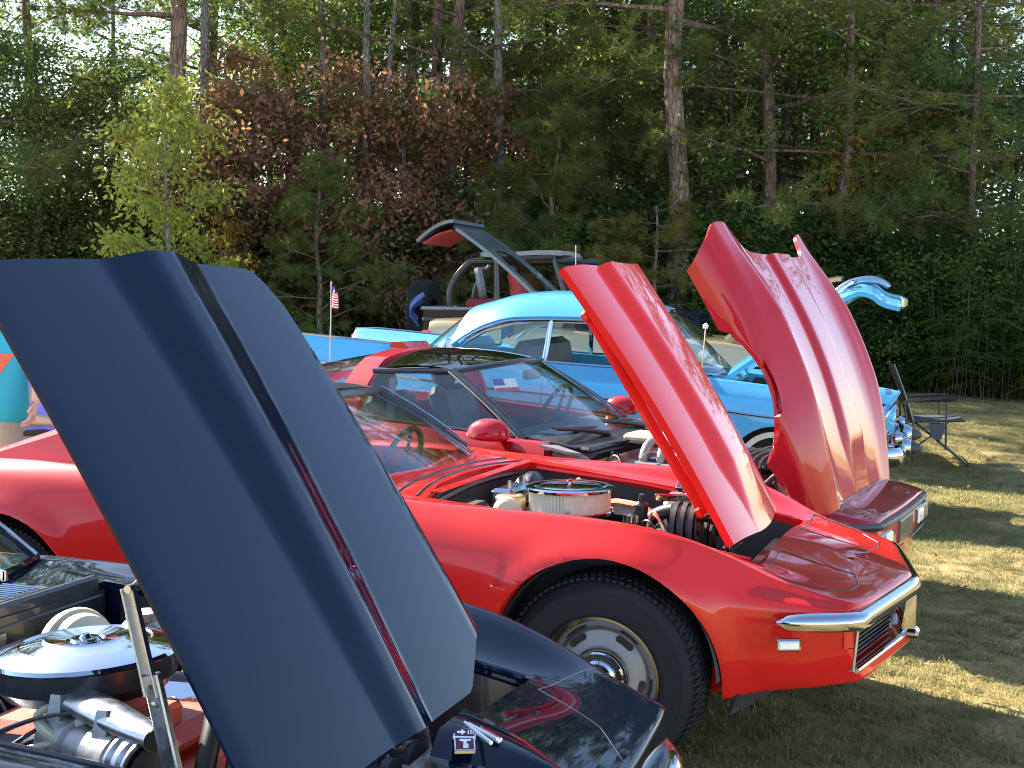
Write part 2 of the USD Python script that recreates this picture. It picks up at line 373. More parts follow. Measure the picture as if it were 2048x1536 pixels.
def add_wheel(parent, c, side, R=0.335, w=0.20, rim=0.2, style='rally', turn=0.0, tread=84):
    """wheel > tyre, tread_blocks, trim_ring, hub_cap, slots."""
    c = np.asarray(c, float); d = np.array([-math.sin(turn)*side*-1, side*math.cos(turn), 0.0]); h = w/2
    L = lambda prof, n=48: lathe(prof, n, c, d)
    disc = [(rim-0.012, h*0.25), (rim*0.80, h*0.36), (rim*0.74, h*0.52), (rim*0.62, h*0.60), (rim*0.48, h*0.68), (0.0, h*0.70)]
    barrel = [(rim-0.004, -h*0.95), (rim-0.018, -h*0.8), (rim-0.022, h*0.3), (rim-0.012, h*0.35)]
    m = {'rally': SILVER, 'c4': ALU, 'plain': STEEL, 'off': BLKSAT}[style]
    wh = part(parent, 'wheel', L(barrel + disc), m)
    t = [(rim-0.012, -h*0.92), (rim+0.01, -h*0.98), (R*0.80, -h*1.06), (R*0.93, -h*0.98), (R*0.985, -h*0.80), (R, -h*0.55), (R+0.002, 0), (R, h*0.55), (R*0.985, h*0.80), (R*0.93, h*0.98),
         (R*0.87, h*1.045), (R*0.865, h*1.06), (R*0.855, h*1.06), (R*0.85, h*1.05), (R*0.78, h*1.065), (R*0.70, h*1.03), (rim+0.014, h*0.99), (rim+0.004, h*0.97), (rim-0.004, h*0.90), (rim-0.012, h*0.8)]
    part(wh, 'tyre', L(t, 72), RUBBER)
    a, b, dd = frame(d); blk = []
    for k in range(tread):
        th = 2*np.pi*k/tread
        for row, hh, l in ((0, h*0.80, 0.30), (1, h*0.40, 0.34), (2, 0.0, 0.34), (3, -h*0.40, 0.34), (4, -h*0.8, 0.30)):
            q = th + (row % 2)*np.pi/tread
            e = math.cos(q)*a + math.sin(q)*b; tan = -math.sin(q)*a + math.cos(q)*b
            rr = R*0.988 if row in (0, 4) else R
            bm = box((0, 0, 0), (2*np.pi*R/tread*0.62, w*0.17, 0.009), 0.0)
            Rm = np.stack([tan*0.94 + dd*l*0.4, dd*0.94 - tan*l*0.4, e], 1)
            bm.apply_transform(mat4(Rm, c + e*(rr+0.001) + dd*hh)); blk.append(bm)
    part(wh, 'tread_blocks', blk, RUBBER, smooth=False)
    if style in ('rally', 'c4', 'plain'):
        part(wh, 'trim_ring', L([(rim+0.008, h*0.96), (rim+0.004, h*1.04), (rim-0.004, h*1.03), (rim-0.016, h*0.90), (rim-0.034, h*0.72), (rim-0.042, h*0.50), (rim-0.046, h*0.36)], 64), CHROME)
    if style == 'rally':
        cap = [(0.100, h*0.70), (0.098, h*0.86), (0.088, h*0.98), (0.082, h*1.0), (0.080, h*0.93), (0.062, h*0.93), (0.060, h*1.02), (0.050, h*1.07), (0.044, h*1.05), (0.040, h*0.98), (0.0, h*1.06)]
        hc = part(wh, 'hub_cap', L(cap, 48), CHROME)
        fins = []
        for rr, n, l in ((0.071, 44, 0.013), (0.030, 30, 0.018)):
            for k in range(n):
                th = 2*np.pi*k/n; e = math.cos(th)*a + math.sin(th)*b; tan = -math.sin(th)*a + math.cos(th)*b
                f = box((0, 0, 0), (l, 0.0035 if rr > 0.05 else 0.0026, 0.006)); f.apply_transform(mat4(np.stack([e, tan, dd], 1), c + e*rr + dd*(h*0.945 if rr > 0.05 else h*1.045))); fins.append(f)
        part(hc, 'cap_fins', fins, BLKPL, smooth=False)
        for k in range(5):
            th = 2*np.pi*k/5 + 0.35; e = math.cos(th)*a + math.sin(th)*b; tan = -math.sin(th)*a + math.cos(th)*b
            s = plate(Point(0, 0).buffer(0.012).union(Polygon([(-0.022, -0.012), (0.022, -0.012), (0.022, 0.012), (-0.022, 0.012)])).union(Point(-0.022, 0).buffer(0.012)).union(Point(0.022, 0).buffer(0.012)).exterior.coords, 0.006)
            s.apply_transform(mat4(np.stack([tan, -e, dd], 1) @ np.diag([1, 1, 1.0]), c + e*0.139 + dd*(h*0.575-0.004)))
            part(wh, 'slot', s, BLKSAT)
    if style == 'plain':
        part(wh, 'white_band', L([(R*0.84, h*1.062), (R*0.82, h*1.075), (R*0.74, h*1.06), (R*0.72, h*1.04)], 64), WHITEWALL)
        part(wh, 'hub_cap', L([(0.15, h*0.5), (0.145, h*0.85), (0.10, h*1.0), (0.05, h*1.02), (0.0, h*1.15)], 40), CHROME)
    if style == 'c4':
        part(wh, 'hub_cap', L([(0.06, h*0.7), (0.055, h*0.9), (0.0, h*0.95)], 24), BLKPL)
    return wh

def add_seat(parent, x, y, z, m, lean=0.35, high=0.62):
    s = part(parent, 'seat', [box((x, y, z+0.09), (0.48, 0.46, 0.16), 0.05)], m)
    R = np.array([[math.cos(lean), 0, -math.sin(lean)], [0, 1, 0], [math.sin(lean), 0, math.cos(lean)]])
    part(s, 'backrest', box((x-0.24-0.5*high*math.sin(lean), y, z+0.12+0.5*high*math.cos(lean)), (0.13, 0.46, high), 0.05, R), m)
    part(s, 'headrest', box((x-0.26-(high+0.06)*math.sin(lean), y, z+0.14+(high+0.06)*math.cos(lean)), (0.09, 0.25, 0.17), 0.04, R), m)
    return s

def add_steering(parent, c, r=0.19, tilt=0.45, m=BLKPL):
    d = np.array([-math.cos(tilt), 0, math.sin(tilt)]); a, b, d = frame(d); th = np.linspace(0, 2*np.pi, 41)
    w = part(parent, 'steering_wheel', [tube([np.asarray(c)+r*(math.cos(t)*a+math.sin(t)*b) for t in th], 0.014, 8)] +
             [tube([np.asarray(c)-d*0.02, np.asarray(c)+r*(math.cos(t)*a+math.sin(t)*b)], 0.009, 6) for t in (0.5, 2.6, 4.7)], m)
    part(w, 'column', cyl(np.asarray(c), np.asarray(c)-d*0.45, 0.03, n=14), m)

def v_curve(f, n=21): return np.array([f(v) for v in np.linspace(-1, 1, n)])

def screen(base, top, nu=12, nv=25, bulge=0.02):
    """A curved window between two curves of v in -1..1 (functions giving points)."""
    B, T = v_curve(base, nv), v_curve(top, nv); s = np.linspace(0, 1, nu)[:, None, None]
    G = B[None]*(1-s) + T[None]*s
    G[..., 2] += bulge*np.sin(np.pi*s[..., 0]); return G

def crossed_flags(parent, c, R, k=1.0, small=False):
    """The crossed-flag badge: two staffs, a plain checked flag and a flag with marks, as raised metal on the nose."""
    M = mat4(R, c)
    def put(m): m = m.copy(); m.apply_transform(M); return m
    b = part(parent, 'badge', [put(tube([(-0.055*k, -0.045*k, 0.004), (0.05*k, 0.045*k, 0.006)], 0.0032*k, 6)), put(tube([(-0.055*k, 0.045*k, 0.004), (0.05*k, -0.045*k, 0.006)], 0.0032*k, 6))], CHROME)
    fl = lambda ox, oy, s: [(ox, oy), (ox+0.018*k, oy+0.045*k*s), (ox-0.032*k, oy+0.062*k*s), (ox-0.05*k, oy+0.017*k*s)]
    for s in (1, -1):
        o = [(0.0, 0.004*k*s), (0.014*k, 0.055*k*s), (-0.022*k, 0.062*k*s), (-0.034*k, 0.012*k*s)]
        o = o if s > 0 else o[::-1]
        part(b, 'flag_field', put(plate(o, 0.003, (0, 0, 0.002))), CHROME if small else BADGEWHITE)
        i = [tuple(np.array(o).mean(0) + (np.array(p)-np.array(o).mean(0))*0.86) for p in o]
        if not small: part(b, 'flag_face', put(plate(i, 0.003, (0, 0, 0.0035))), PURPLE)
    return b, put

def add_engine_clutter(parent, boxb, seed, n=26, mats=None):
    """Hoses and wires between points inside the bay, each one a part."""
    rnd = np.random.default_rng(seed); lo, hi = np.array(boxb[0]), np.array(boxb[1])
    mats = mats or [HOSE, HOSE, BLKPL, DIRTBLK, ALU, COPPER]
    for k in range(n):
        p = lo + rnd.random(3)*(hi-lo); q = p + (rnd.random(3)-0.5)*[0.5, 0.45, 0.1]; q = np.clip(q, lo, hi)
        mid = (p+q)/2 + [0, 0, 0.04+0.05*rnd.random()]; mid[2] = min(mid[2], hi[2]+0.02)
        big = rnd.random() < 0.35
        part(parent, 'hose' if big else 'wire', tube([p, (p+mid)/2+[0, 0, 0.012], mid, (q+mid)/2+[0, 0, 0.012], q], 0.015 if big else 0.004, 8, smooth=4), mats[rnd.integers(len(mats))])

def pulley(parent, name, o, d, r, m, grooves=3, w=0.06):
    prof = [(0.0, -w/2), (r*0.3, -w/2)]
    for k in range(grooves):
        z = -w/2 + w*k/grooves
        prof += [(r, z), (r, z+w/grooves*0.25), (r*0.86, z+w/grooves*0.5), (r, z+w/grooves*0.8)]
    prof += [(r, w/2), (r*0.85, w/2), (r*0.8, w/2-0.012), (r*0.3, w/2-0.012), (r*0.28, w/2+0.01), (0, w/2+0.01)]
    return part(parent, name, lathe(prof, 36, o, d), m)
# ------------------------------------------------------------------ ground
_gp = np.array([(.93, 4.35, .01), (-1.46, 5.2, -.015), (.6, 5.8, .012), (-1.8, 6.6, -.01), (-.9, 2.0, -.0), (-3.2, 2.9, -.10), (-.35, 3.4, 0), (-2.7, 4.2, -.09), (.8, 6.5, .016), (1.5, 7.9, .016), (-1.3, 7.6, .055), (-.6, 9.0, .06),
                (1.95, 9.6, -.017), (2.4, 11.0, -.017), (-.8, 10.5, .11), (-.4, 11.9, .13), (3.82, 12.99, -.01), (4.4, 12.9, -.01), (0, 14, .31), (3.5, 13.2, .10), (-.5, 16, .34), (1.6, 16.5, .3), (7, 21.5, .0), (9, 16, -.02), (9, 8, -.02), (6, 5, 0), (3, 3, 0), (0, 0, 0), (5, 0, 0), (-4, 0, -.05),
                (-6, 7, .05), (-6, 14, .35), (-5, 22, .5), (-14, 25, .6), (0, 24, .4), (14, 24, .0), (0, 34, .4), (20, 34, .1), (-20, 40, .7), (24, 10, 0), (-24, 10, .2), (20, -10, 0), (-20, -10, 0), (0, -15, 0), (0, 60, .6), (40, 60, .3), (-40, 60, .8)])
_rbf = RBFInterpolator(_gp[:, :2], _gp[:, 2], kernel='thin_plate_spline', smoothing=0.002)
def gz(x, y):
    x, y = np.broadcast_arrays(np.asarray(x, float), np.asarray(y, float))
    P = np.stack([x.ravel(), y.ravel()], 1); Q = np.clip(P, [-40, -15], [40, 60])
    return _rbf(Q).reshape(x.shape)
GRASSG = mat('mown_grass_ground', {
    'g': ('geometry', {}), 'a': ('noise_texture', {'scale': 0.55, 'detail': 5.0, 'roughness': 0.6}), 'b': ('noise_texture', {'scale': 26.0, 'detail': 6.0, 'roughness': 0.7}),
    'v': ('noise_texture', {'scale': 110.0, 'detail': 3.0}),
    'ra': ('rgb_ramp', {'ramp': [(0.35, (0.26, 0.205, 0.085)), (0.52, (0.42, 0.31, 0.145)), (0.68, (0.52, 0.39, 0.20))]}),
    'rb': ('rgb_ramp', {'ramp': [(0.30, (0.45, 0.42, 0.34)), (0.5, (0.9, 0.9, 0.85)), (0.72, (1.35, 1.25, 1.05))]}),
    'm': ('mix_color', {'blend_type': 'multiply', 'fac': 0.9, 'use_clamp_result': False}),
    'u': ('bump', {'strength': 1.0, 'distance': 0.03}), 'p': ('principled_bsdf', {'roughness': 0.95, 'specular_ior_level': 0.1})},
    [('g.position', 'a.vector'), ('g.position', 'b.vector'), ('g.position', 'v.vector'), ('a.fac', 'ra.fac'), ('b.fac', 'rb.fac'), ('ra.color', 'm.a'), ('rb.color', 'm.b'), ('m.result', 'p.base_color'), ('v.fac', 'u.height'), ('u.normal', 'p.normal')])
FLOORM = plain('leaf_litter', (0.045, 0.032, 0.02), rough=0.95, var=0.6, scale=9, bump=0.03, bscale=18)
def edge_y(x): return 21.9 - 0.27*(np.asarray(x, float)-6.5) + 0.3*np.sin(np.asarray(x)*1.3)   # where the woods begin
xs = np.unique(np.concatenate([np.linspace(-14, 16, 76), np.linspace(-300, -14, 14), np.linspace(16, 300, 14)]))
ys = np.unique(np.concatenate([np.linspace(-4, 30, 86), np.linspace(-200, -4, 10), np.linspace(30, 400, 14)]))
X, Y = np.meshgrid(xs, ys, indexing='ij'); Z = gz(X, Y)
sheet = np.stack([X, Y, Z], -1)
def open_sheet(G):
    A, B = G.shape[:2]; i, j = np.meshgrid(np.arange(A-1), np.arange(B-1), indexing='ij'); a = (i*B+j).ravel()
    return trimesh.Trimesh(G.reshape(-1, 3), np.vstack([np.stack([a, a+B, a+B+1], 1), np.stack([a, a+B+1, a+1], 1)]), process=False)
tag(usdkit.mesh(stage, '/World/ground', open_sheet(sheet), GRASSG, smooth=True).GetPrim(), kind='structure')
# ------------------------------------------------------------------ bright red sports car with chrome bumper
C3 = thing('sports_car', 'bright red sports car with chrome front bumper, hood up over a round air filter', 'car', car_matrix(.58, 5.05, .010, .3704, -.0093))
def vee(k): return lambda y: k*(.20*(math.sqrt(y*y+.03**2)-.03) + .55*max(abs(y)-.57, 0)**1.3*2)
rows = [(.965, vee(1), .595, .33, .595, .60, .60, .645, .57, .60, .355), (.86, vee(1), .628, .36, .625, .615, .636, .69, .575, .66, .325, .6), (.70, vee(.9), .668, .38, .655, .635, .682, .755, .585, .70, .30, .8),
        (.50, vee(.5), .715, .43, .695, .665, .752, .81, .60, .74, .27, .7), (.30, vee(.2), .755, .50, .735, .69, .808, .855, .60, .77, .25, .5), (.10, 0, .785, .53, .770, .70, .838, .872, .60, .78, .24, .3),
        (-.10, 0, .81, .55, .795, .70, .853, .872, .60, .78, .23, .2), (-.35, 0, .835, .56, .822, .70, .860, .862, .60, .78, .22, .2), (-.65, 0, .862, .57, .850, .70, .866, .84, .60, .77, .22, .2),
        (-.95, 0, .885, .58, .875, .70, .884, .815, .60, .76, .21, .2), (-1.3, 0, .90, .58, .89, .70, .905, .80, .61, .75, .20), (-1.8, 0, .89, .58, .885, .70, .905, .812, .61, .75, .20),
        (-2.1, 0, .895, .58, .89, .70, .918, .85, .61, .77, .21), (-2.49, 0, .89, .58, .89, .70, .930, .876, .61, .79, .23), (-2.9, 0, .875, .57, .88, .70, .915, .865, .62, .78, .26),
        (-3.3, -.1, .85, .54, .855, .66, .875, .79, .64, .70, .32), (-3.55, -.15, .80, .50, .80, .60, .82, .70, .66, .62, .42)]
bay = [(.50, -.47), (.50, .47), (-.735, .555), (-.80, .3), (-.815, 0), (-.80, -.3), (-.735, -.555)]
cabin = [(-1.12, -.60), (-1.0, 0), (-1.12, .60), (-2.02, .62), (-2.02, -.62)]
mouth = [(.965+.1-.2*abs(y), y) for y in (-.612, 0, .612)] + [(.80-.2*abs(y), y) for y in (.60, 0, -.60)]
body3 = car_body(rows, [(.03, .345, .398), (-2.489, .345, .39)], cut=[prism(bay, .28, 1.2), prism(cabin, .30, 1.2), prism(mouth, .385, .53)])
B3 = part(C3, 'body', body3, RED)
part(B3, 'bay_lining', bay_walls(body3, bay, .30, .03), DIRTBLK, smooth=False)
wheel_wells(B3, [(.03, .345, .398), (-2.489, .345, .39)], .80, DIRTBLK)
part(B3, 'cabin_tub', tray(Polygon(cabin).buffer(-.004).exterior.coords, .31, .80), CARPET, smooth=False)
# the near and far lips of the hood opening
for s in (-1, 1):
    part(B3, 'opening_lip', tube([(.46, s*.455, .700), (.2, s*.475, .742), (-.2, s*.505, .795), (-.70, s*.54, .835)], .008, 6), RED)
for x in (-.835, -.895):      # cowl grooves
    G = [(x+.075*(y/.55)**2-.02*(x < -.85)*(abs(y)/.5), y, 0) for y in np.linspace(-.56, .56, 15)]
    part(B3, 'cowl_groove', seam(body3, [(p[0]-.015, p[1]) for p in G], .006, 2), BLKSAT)
# headlight doors and panel gaps on the nose
for s in (-1, 1):
    part(B3, 'door_gap', seam(body3, [(.525, s*.235), (.525, s*.585), (.62, s*.60), (.73, s*.555), (.80, s*.47), (.815, s*.36), (.79, s*.25), (.525, s*.235)], .0022, 8, .0004), BLKPL, label=None)
part(B3, 'door_line', seam(body3, [(-.72, -.66), (-.72, -.70)], .002, 4), BLKPL)
b, put = crossed_flags(C3, (.76, 0, float(top_of(body3, [(.76, 0), (.77, .01)])[0])+.001), np.eye(3), 1.0, small=True)
# front end: grille recess, slats, bumper, lamps, chin
fv = lambda y, x0=.965: x0 - .20*(math.sqrt(y*y+.03**2)-.03)
gr = part(C3, 'grille', shell(np.array([[(fv(y, .825)-.0, y, .528-.142*u) for y in np.linspace(-.60, .60, 21)] for u in np.linspace(0, 1, 4)]), .012), BLKSAT)
for k in range(7):
    z = .516-.0205*k
    part(gr, 'slat', hull([(fv(y, .925-.006*k)-d, y, z+h) for y in (-.535, 0, .535) for d, h in ((0, .003), (0, -.003), (.055, .004), (.055, -.002))]) if 0 else cat([hull([(fv(y, .925-.006*k)-d, y, z+h) for y in yy for d, h in ((0, .003), (0, -.003), (.055, .004), (.055, -.002))]) for yy in ((-.595, 0), (0, .595))]), BLKSAT)
for s in (-1, 1):
    part(gr, 'grille_frame', tube([(fv(.607*s, .958), s*.607, .528), (fv(.607*s, .945), s*.607, .388)], .007, 6), STEEL)
    part(gr, 'turn_lamp', box((fv(.52*s, .91), s*.53, .425), (.03, .05, .075), .012, np.array([[1, 0, .3], [0, 1, 0], [-.3, 0, 1.0]])), CLEARLENS)
part(gr, 'lower_bar', tube([(fv(y, .955), y, .388) for y in np.linspace(-.60, .60, 15)], .010, 8), CHROME)
part(gr, 'bumper_guard', hull([(.955, s*w, z) for s in (-1, 1) for w, z in ((.02, .53), (.028, .40))] + [(.985, s*.012, .52) for s in (-1, 1)] + [(.985, s*.016, .385) for s in (-1, 1)] + [(.93, s*.03, .37) for s in (-1, 1)]), CHROME)
part(gr, 'guard_shoe', box((.972, 0, .385), (.05, .075, .035), .012), CHROME)
def bump_ring(x, y, nx, ny, k=1.0):
    n = np.array([nx, ny, 0]); n /= np.linalg.norm(n); pr = [(-.015, .028), (.012, .034), (.030, .022), (.038, 0), (.030, -.024), (.005, -.033), (-.015, -.028)]
    return [np.array([x, y, .562]) + n*a*k + np.array([0, 0, z*k]) for a, z in pr]
bp = []
for y in np.linspace(-.64, .64, 27):
    bp.append(bump_ring(fv(y, .962), y, 1, .2*math.tanh(y/.04)+(.5*np.sign(y)*max(abs(y)-.60, 0)/.04)))
def tipr(s):
    out = []
    for t in np.linspace(0, 1, 8)[1:]:
        out.append(bump_ring(.838-.235*t, s*(.64+.115*t**.75), max(.8-t*.75, .12), s*(.7+t*.5), max((1-t**5)**.5, .12)))
    return out
L = tipr(-1)[::-1] + bp + tipr(1)
part(C3, 'front_bumper', rings_mesh(L), CHROME, smooth=40)
for s in (-1, 1):
    mk = part(C3, 'side_marker', box((.645, s*.768, .497), (.078, .022, .040), .005, rotz(-s*.40)), CHROME)
    part(mk, 'marker_lens', box((.645, s*.773, .497), (.068, .022, .031), .006, rotz(-s*.40)), CLEARLENS)
part(C3, 'chin_spoiler', shell(np.array([[(.60-.25*y*y-.03*u, y*(1+.02*u), .31-.085*u) for y in np.linspace(-.70, .70, 17)] for u in np.linspace(0, 1, 3)]), .012), BLKPL)
# hood standing on its front edge
HA = math.radians(58); hu, hn = np.array([-math.cos(HA), 0, math.sin(HA)]), np.array([math.sin(HA), 0, math.cos(HA)])
def c3_hood(u, v, cc=0.0):
    y = v; v = v-cc
    k = min(max((u-.02)/.25, 0), 1); w = .12+.07*u
    dome = .036*k*(1/(1+math.exp((abs(v)-w-.01)/.006))) + .012*k*(1/(1+math.exp((abs(v)-.035)/.004)))*0
    return np.array([.385, 0, .728]) + hu*u + hn*(dome + .03*(1-(v/.5)**2) + .022*math.sin(math.pi*u/1.14) - .018*(abs(v)/.5)**6) + np.array([0, y, 0])
Gh = []
for u in np.linspace(0, 1.14, 30):
    hw = .425+.075*u/1.14; cc = -.055*(1-u/1.14)
    Gh.append([c3_hood(u - (.012*math.cos(v*math.pi)), cc+v*hw, cc) for v in np.linspace(-1, 1, 81)])
H3 = part(C3, 'hood', shell(np.array(Gh), .030), RED, smooth=24)
for u in (.16, .98): part(H3, 'hood_brace', box((.385+hu[0]*u-hn[0]*.045, 0, .728+hu[2]*u-hn[2]*.045), (.03, .80, .04), .008, np.stack([hn, [0, 1, 0], hu], 1)), RED)
for y in (-.36, .36): part(H3, 'hood_brace', tube([np.array([.385, y, .728])+hu*.15-hn*.042, np.array([.385, y, .728])+hu*1.0-hn*.042], .02, 8), RED)
part(C3, 'hood_prop', tube([(-.05, .50, .72), (.06, .46, 1.30)], .007, 8), STEEL)
# windscreen, roof, doors
base = lambda v: (-.885-.215*v*v, .665*v, .91-.018*v*v)
topc = lambda v: (-1.43-.05*v*v, .52*v, 1.175-.018*v*v)
part(C3, 'windscreen', shell(screen(base, topc, bulge=.012), .005), GLASS)
fr = part(C3, 'windscreen_frame', [tube([topc(v) for v in np.linspace(-1, 1, 15)], .020, 8)], BLKSAT)
for s in (-1, 1):
    part(fr, 'pillar', tube([np.array(base(s))*(1-t)+np.array(topc(s))*t + [0, 0, .012*math.sin(math.pi*t)] for t in np.linspace(0, 1, 7)], .017, 8), BLKSAT)
    part(fr, 'pillar_trim', tube([np.array(base(s))*(1-t)+np.array(topc(s))*t + [.012, 0, .024+.012*math.sin(math.pi*t)] for t in np.linspace(0, 1, 7)], .006, 6), CHROME)
part(C3, 'roof_panel', shell(np.array([[(-1.46-.42*t-.04*v*v, .54*v, 1.172+.02*math.sin(math.pi*t)-.03*v*v) for v in np.linspace(-1, 1, 15)] for t in np.linspace(0, 1, 8)]), .03), BLKSAT)
part(C3, 'rear_hoop', shell(np.array([[(-1.86-.35*t, (.56+.08*t)*v, 1.17-.02*t-.03*v*v - (.26*abs(v)**8)) for v in np.linspace(-1, 1, 31)] for t in np.linspace(0, 1, 6)]), .03), RED)
for s in (-1, 1):
    part(C3, 'buttress', hull([(-2.15, s*.50, 1.14), (-2.15, s*.60, 1.10), (-1.95, s*.66, .90), (-2.2, s*.50, .88), (-2.95, s*.55, .885), (-2.9, s*.62, .88)]), RED)
part(C3, 'rear_window', plate([(-.48, 0), (.48, 0), (.44, .26), (-.44, .26)], .006, (-2.20, 0, .88), (0, 1, 0), (0, 0, 1)), GLASS)
part(C3, 'dashboard', hull([(-.90, s*.58, .86) for s in (-1, 1)] + [(-1.10, s*.60, .86) for s in (-1, 1)] + [(-1.14, s*.60, .62) for s in (-1, 1)] + [(-.95, s*.6, .6) for s in (-1, 1)]), CARPET)
add_seat(C3, -1.52, -.34, .32, SEATGREY, .4, .52); add_seat(C3, -1.52, .34, .32, SEATGREY, .4, .52)
add_steering(C3, (-1.28, .34, .84), .18, .3)
part(C3, 'wiper_cover', plate([(-.70, -.50), (-.70, .50), (-.745, .50), (-.745, -.50)][::-1], .004, (0, 0, .8705)), RED)
# wheels
for x in (0.03, -2.489):
    for s in (-1, 1): add_wheel(C3, (x, s*.735, .338), s, R=.338, w=.215, rim=.205, style='rally')
# engine
E3 = part(C3, 'engine_block', [box((-.28, 0, .56), (.62, .34, .24), .03), box((-.28, -.19, .655), (.55, .13, .10), .03, None), box((-.28, .19, .655), (.55, .13, .10), .03)], DIRTBLK)
ac = (-.335, -.07, .765)
part(E3, 'filter_base', lathe([(.0, -.012), (.172, -.012), (.176, 0), (.172, .004), (0, .004)], 48, ac), CHROME)
pl = [(.158+.0045*(k % 2), 0) for k in range(150)]
R1 = [np.array([ac[0]+r*math.cos(2*np.pi*k/150), ac[1]+r*math.sin(2*np.pi*k/150), 0]) for k, (r, _) in enumerate(pl)]
part(E3, 'paper_filter', rings_mesh([[p+[0, 0, ac[2]+.004] for p in R1], [p+[0, 0, ac[2]+.082] for p in R1]]), PAPER, smooth=False)
part(E3, 'filter_lid', lathe([(0.0, .103), (.11, .099), (.125, .092), (.140, .097), (.168, .096), (.177, .090), (.177, .080), (.170, .078), (0, .080)], 56, ac), CHROME)
part(E3, 'wing_nut', [box((ac[0], ac[1], ac[2]+.115), (.012, .045, .012), .004), cyl((ac[0], ac[1], ac[2]+.10), (ac[0], ac[1], ac[2]+.125), .008, n=10)], CHROME)
part(E3, 'ignition_shield', [box((-.60, -.03, .795), (.10, .22, .09), .015)], CHROME)
for y in (-.10, .06): part(E3, 'shield_bolt', cyl((-.58, y, .835), (-.58, y, .87), .008, n=8), STEEL)
part(E3, 'fluid_reservoir', [lathe([(0, -.07), (.05, -.07), (.055, -.06), (.055, .06), (.045, .07), (0, .075)], 24, (-.52, -.275, .775), (.4, -.9, .1))], CREAM)
part(E3, 'relay_can', lathe([(0, -.06), (.055, -.06), (.06, -.05), (.06, .05), (.05, .06), (0, .06)], 24, (-.56, -.14, .76)), BRASS)
part(E3, 'washer_cap', lathe([(0, 0), (.028, 0), (.03, .02), (.012, .026), (.010, .055), (0, .06)], 16, (-.43, .33, .775)), CREAM)
part(E3, 'brake_booster', lathe([(0, -.06), (.10, -.05), (.12, -.01), (.12, .02), (.09, .05), (0, .055)], 30, (-.64, .32, .73), (1, 0, .05)), BLKSAT)
part(E3, 'master_cylinder', [box((-.50, .32, .755), (.14, .09, .07), .015)], ALU)
part(E3, 'oil_filler', lathe([(0, 0), (.022, 0), (.022, .05), (.03, .055), (.03, .08), (0, .085)], 16, (-.05, -.19, .70)), CHROME)
part(E3, 'ignition_coil', lathe([(0, 0), (.028, 0), (.028, .11), (.012, .12), (.01, .15), (0, .15)], 16, (-.05, -.06, .70), (.1, -.2, 1)), BLKPL)
alt = part(E3, 'alternator', lathe([(0, -.07), (.06, -.07), (.075, -.05), (.075, -.01), (.07, 0), (.075, .01), (.075, .05), (.055, .075), (0, .075)], 28, (.08, .12, .755), (1, 0, 0)), ALU)
part(alt, 'alternator_bracket', [box((.06, .04, .82), (.15, .02, .03), .005, rotz(.2)), box((.10, .15, .84), (.12, .03, .02), .005)], CHROME)
pulley(E3, 'fan_pulley', (.155, -.17, .74), (1, .15, 0), .092, BLKPL, 3, .10)
pulley(E3, 'water_pulley', (.20, .02, .66), (1, 0, 0), .085, BLKPL, 2, .06)
for k in range(3):
    th = np.linspace(0, 2*np.pi, 49)
    part(E3, 'drive_belt', rings_mesh([[(.13+.034*k+dx, -.17+(.101+dr)*math.cos(t)+.0, .74+(.101+dr)*math.sin(t)) for dx, dr in ((-.009, 0), (.009, 0), (.007, -.012), (-.007, -.012))] for t in th], caps=False), HOSE)
part(E3, 'radiator_hose', tube([(-.02, -.02, .735), (.10, -.03, .785), (.24, -.08, .775), (.34, -.16, .74)], .028, 12, smooth=5), HOSE)
part(E3, 'radiator', [box((.42, 0, .48), (.05, .72, .30), .01)], BLKSAT)
fan = part(E3, 'cooling_fan', [cyl((.27, 0, .60), (.30, 0, .60), .06, n=20)], BLKPL)
for k in range(6):
    th = k*np.pi/3; e = np.array([.0, math.cos(th), math.sin(th)]); tt = np.array([.4, -math.sin(th)*.9, math.cos(th)*.9])
    part(fan, 'fan_blade', hull([np.array([.285, 0, .60])+e*r+tt*w+np.array([d, 0, 0]) for r in (.05, .19) for w in (-.04, .04) for d in (0, .004)]), BLKPL)
part(E3, 'firewall_rail', tube([(-.76, -.50, .80), (-.775, 0, .83), (-.76, .50, .815)], .012, 8, smooth=4), BLKSAT)
part(E3, 'heater_box', box((-.70, -.28, .72), (.10, .32, .14), .02), DIRTBLK)
part(E3, 'valve_cover', box((-.28, -.195, .715), (.54, .12, .05), .02), BLKSAT)
part(E3, 'valve_cover', box((-.28, .195, .715), (.54, .12, .05), .02), BLKSAT)
for k, (x, y) in enumerate(((.06, -.20), (.05, -.17), (.04, -.14), (.03, -.22))):
    part(E3, 'wire', tube([(x-.05, y+.03, .69), (x-.02, y, .80-.012*k), (x+.02, y-.03, .76), (x+.05, y-.02, .70)], .005, 6, smooth=5), [COPPER, CREAM, COPPER, BLKPL][k])
add_engine_clutter(E3, ((-.70, -.42, .66), (.36, .42, .76)), 3, 24)
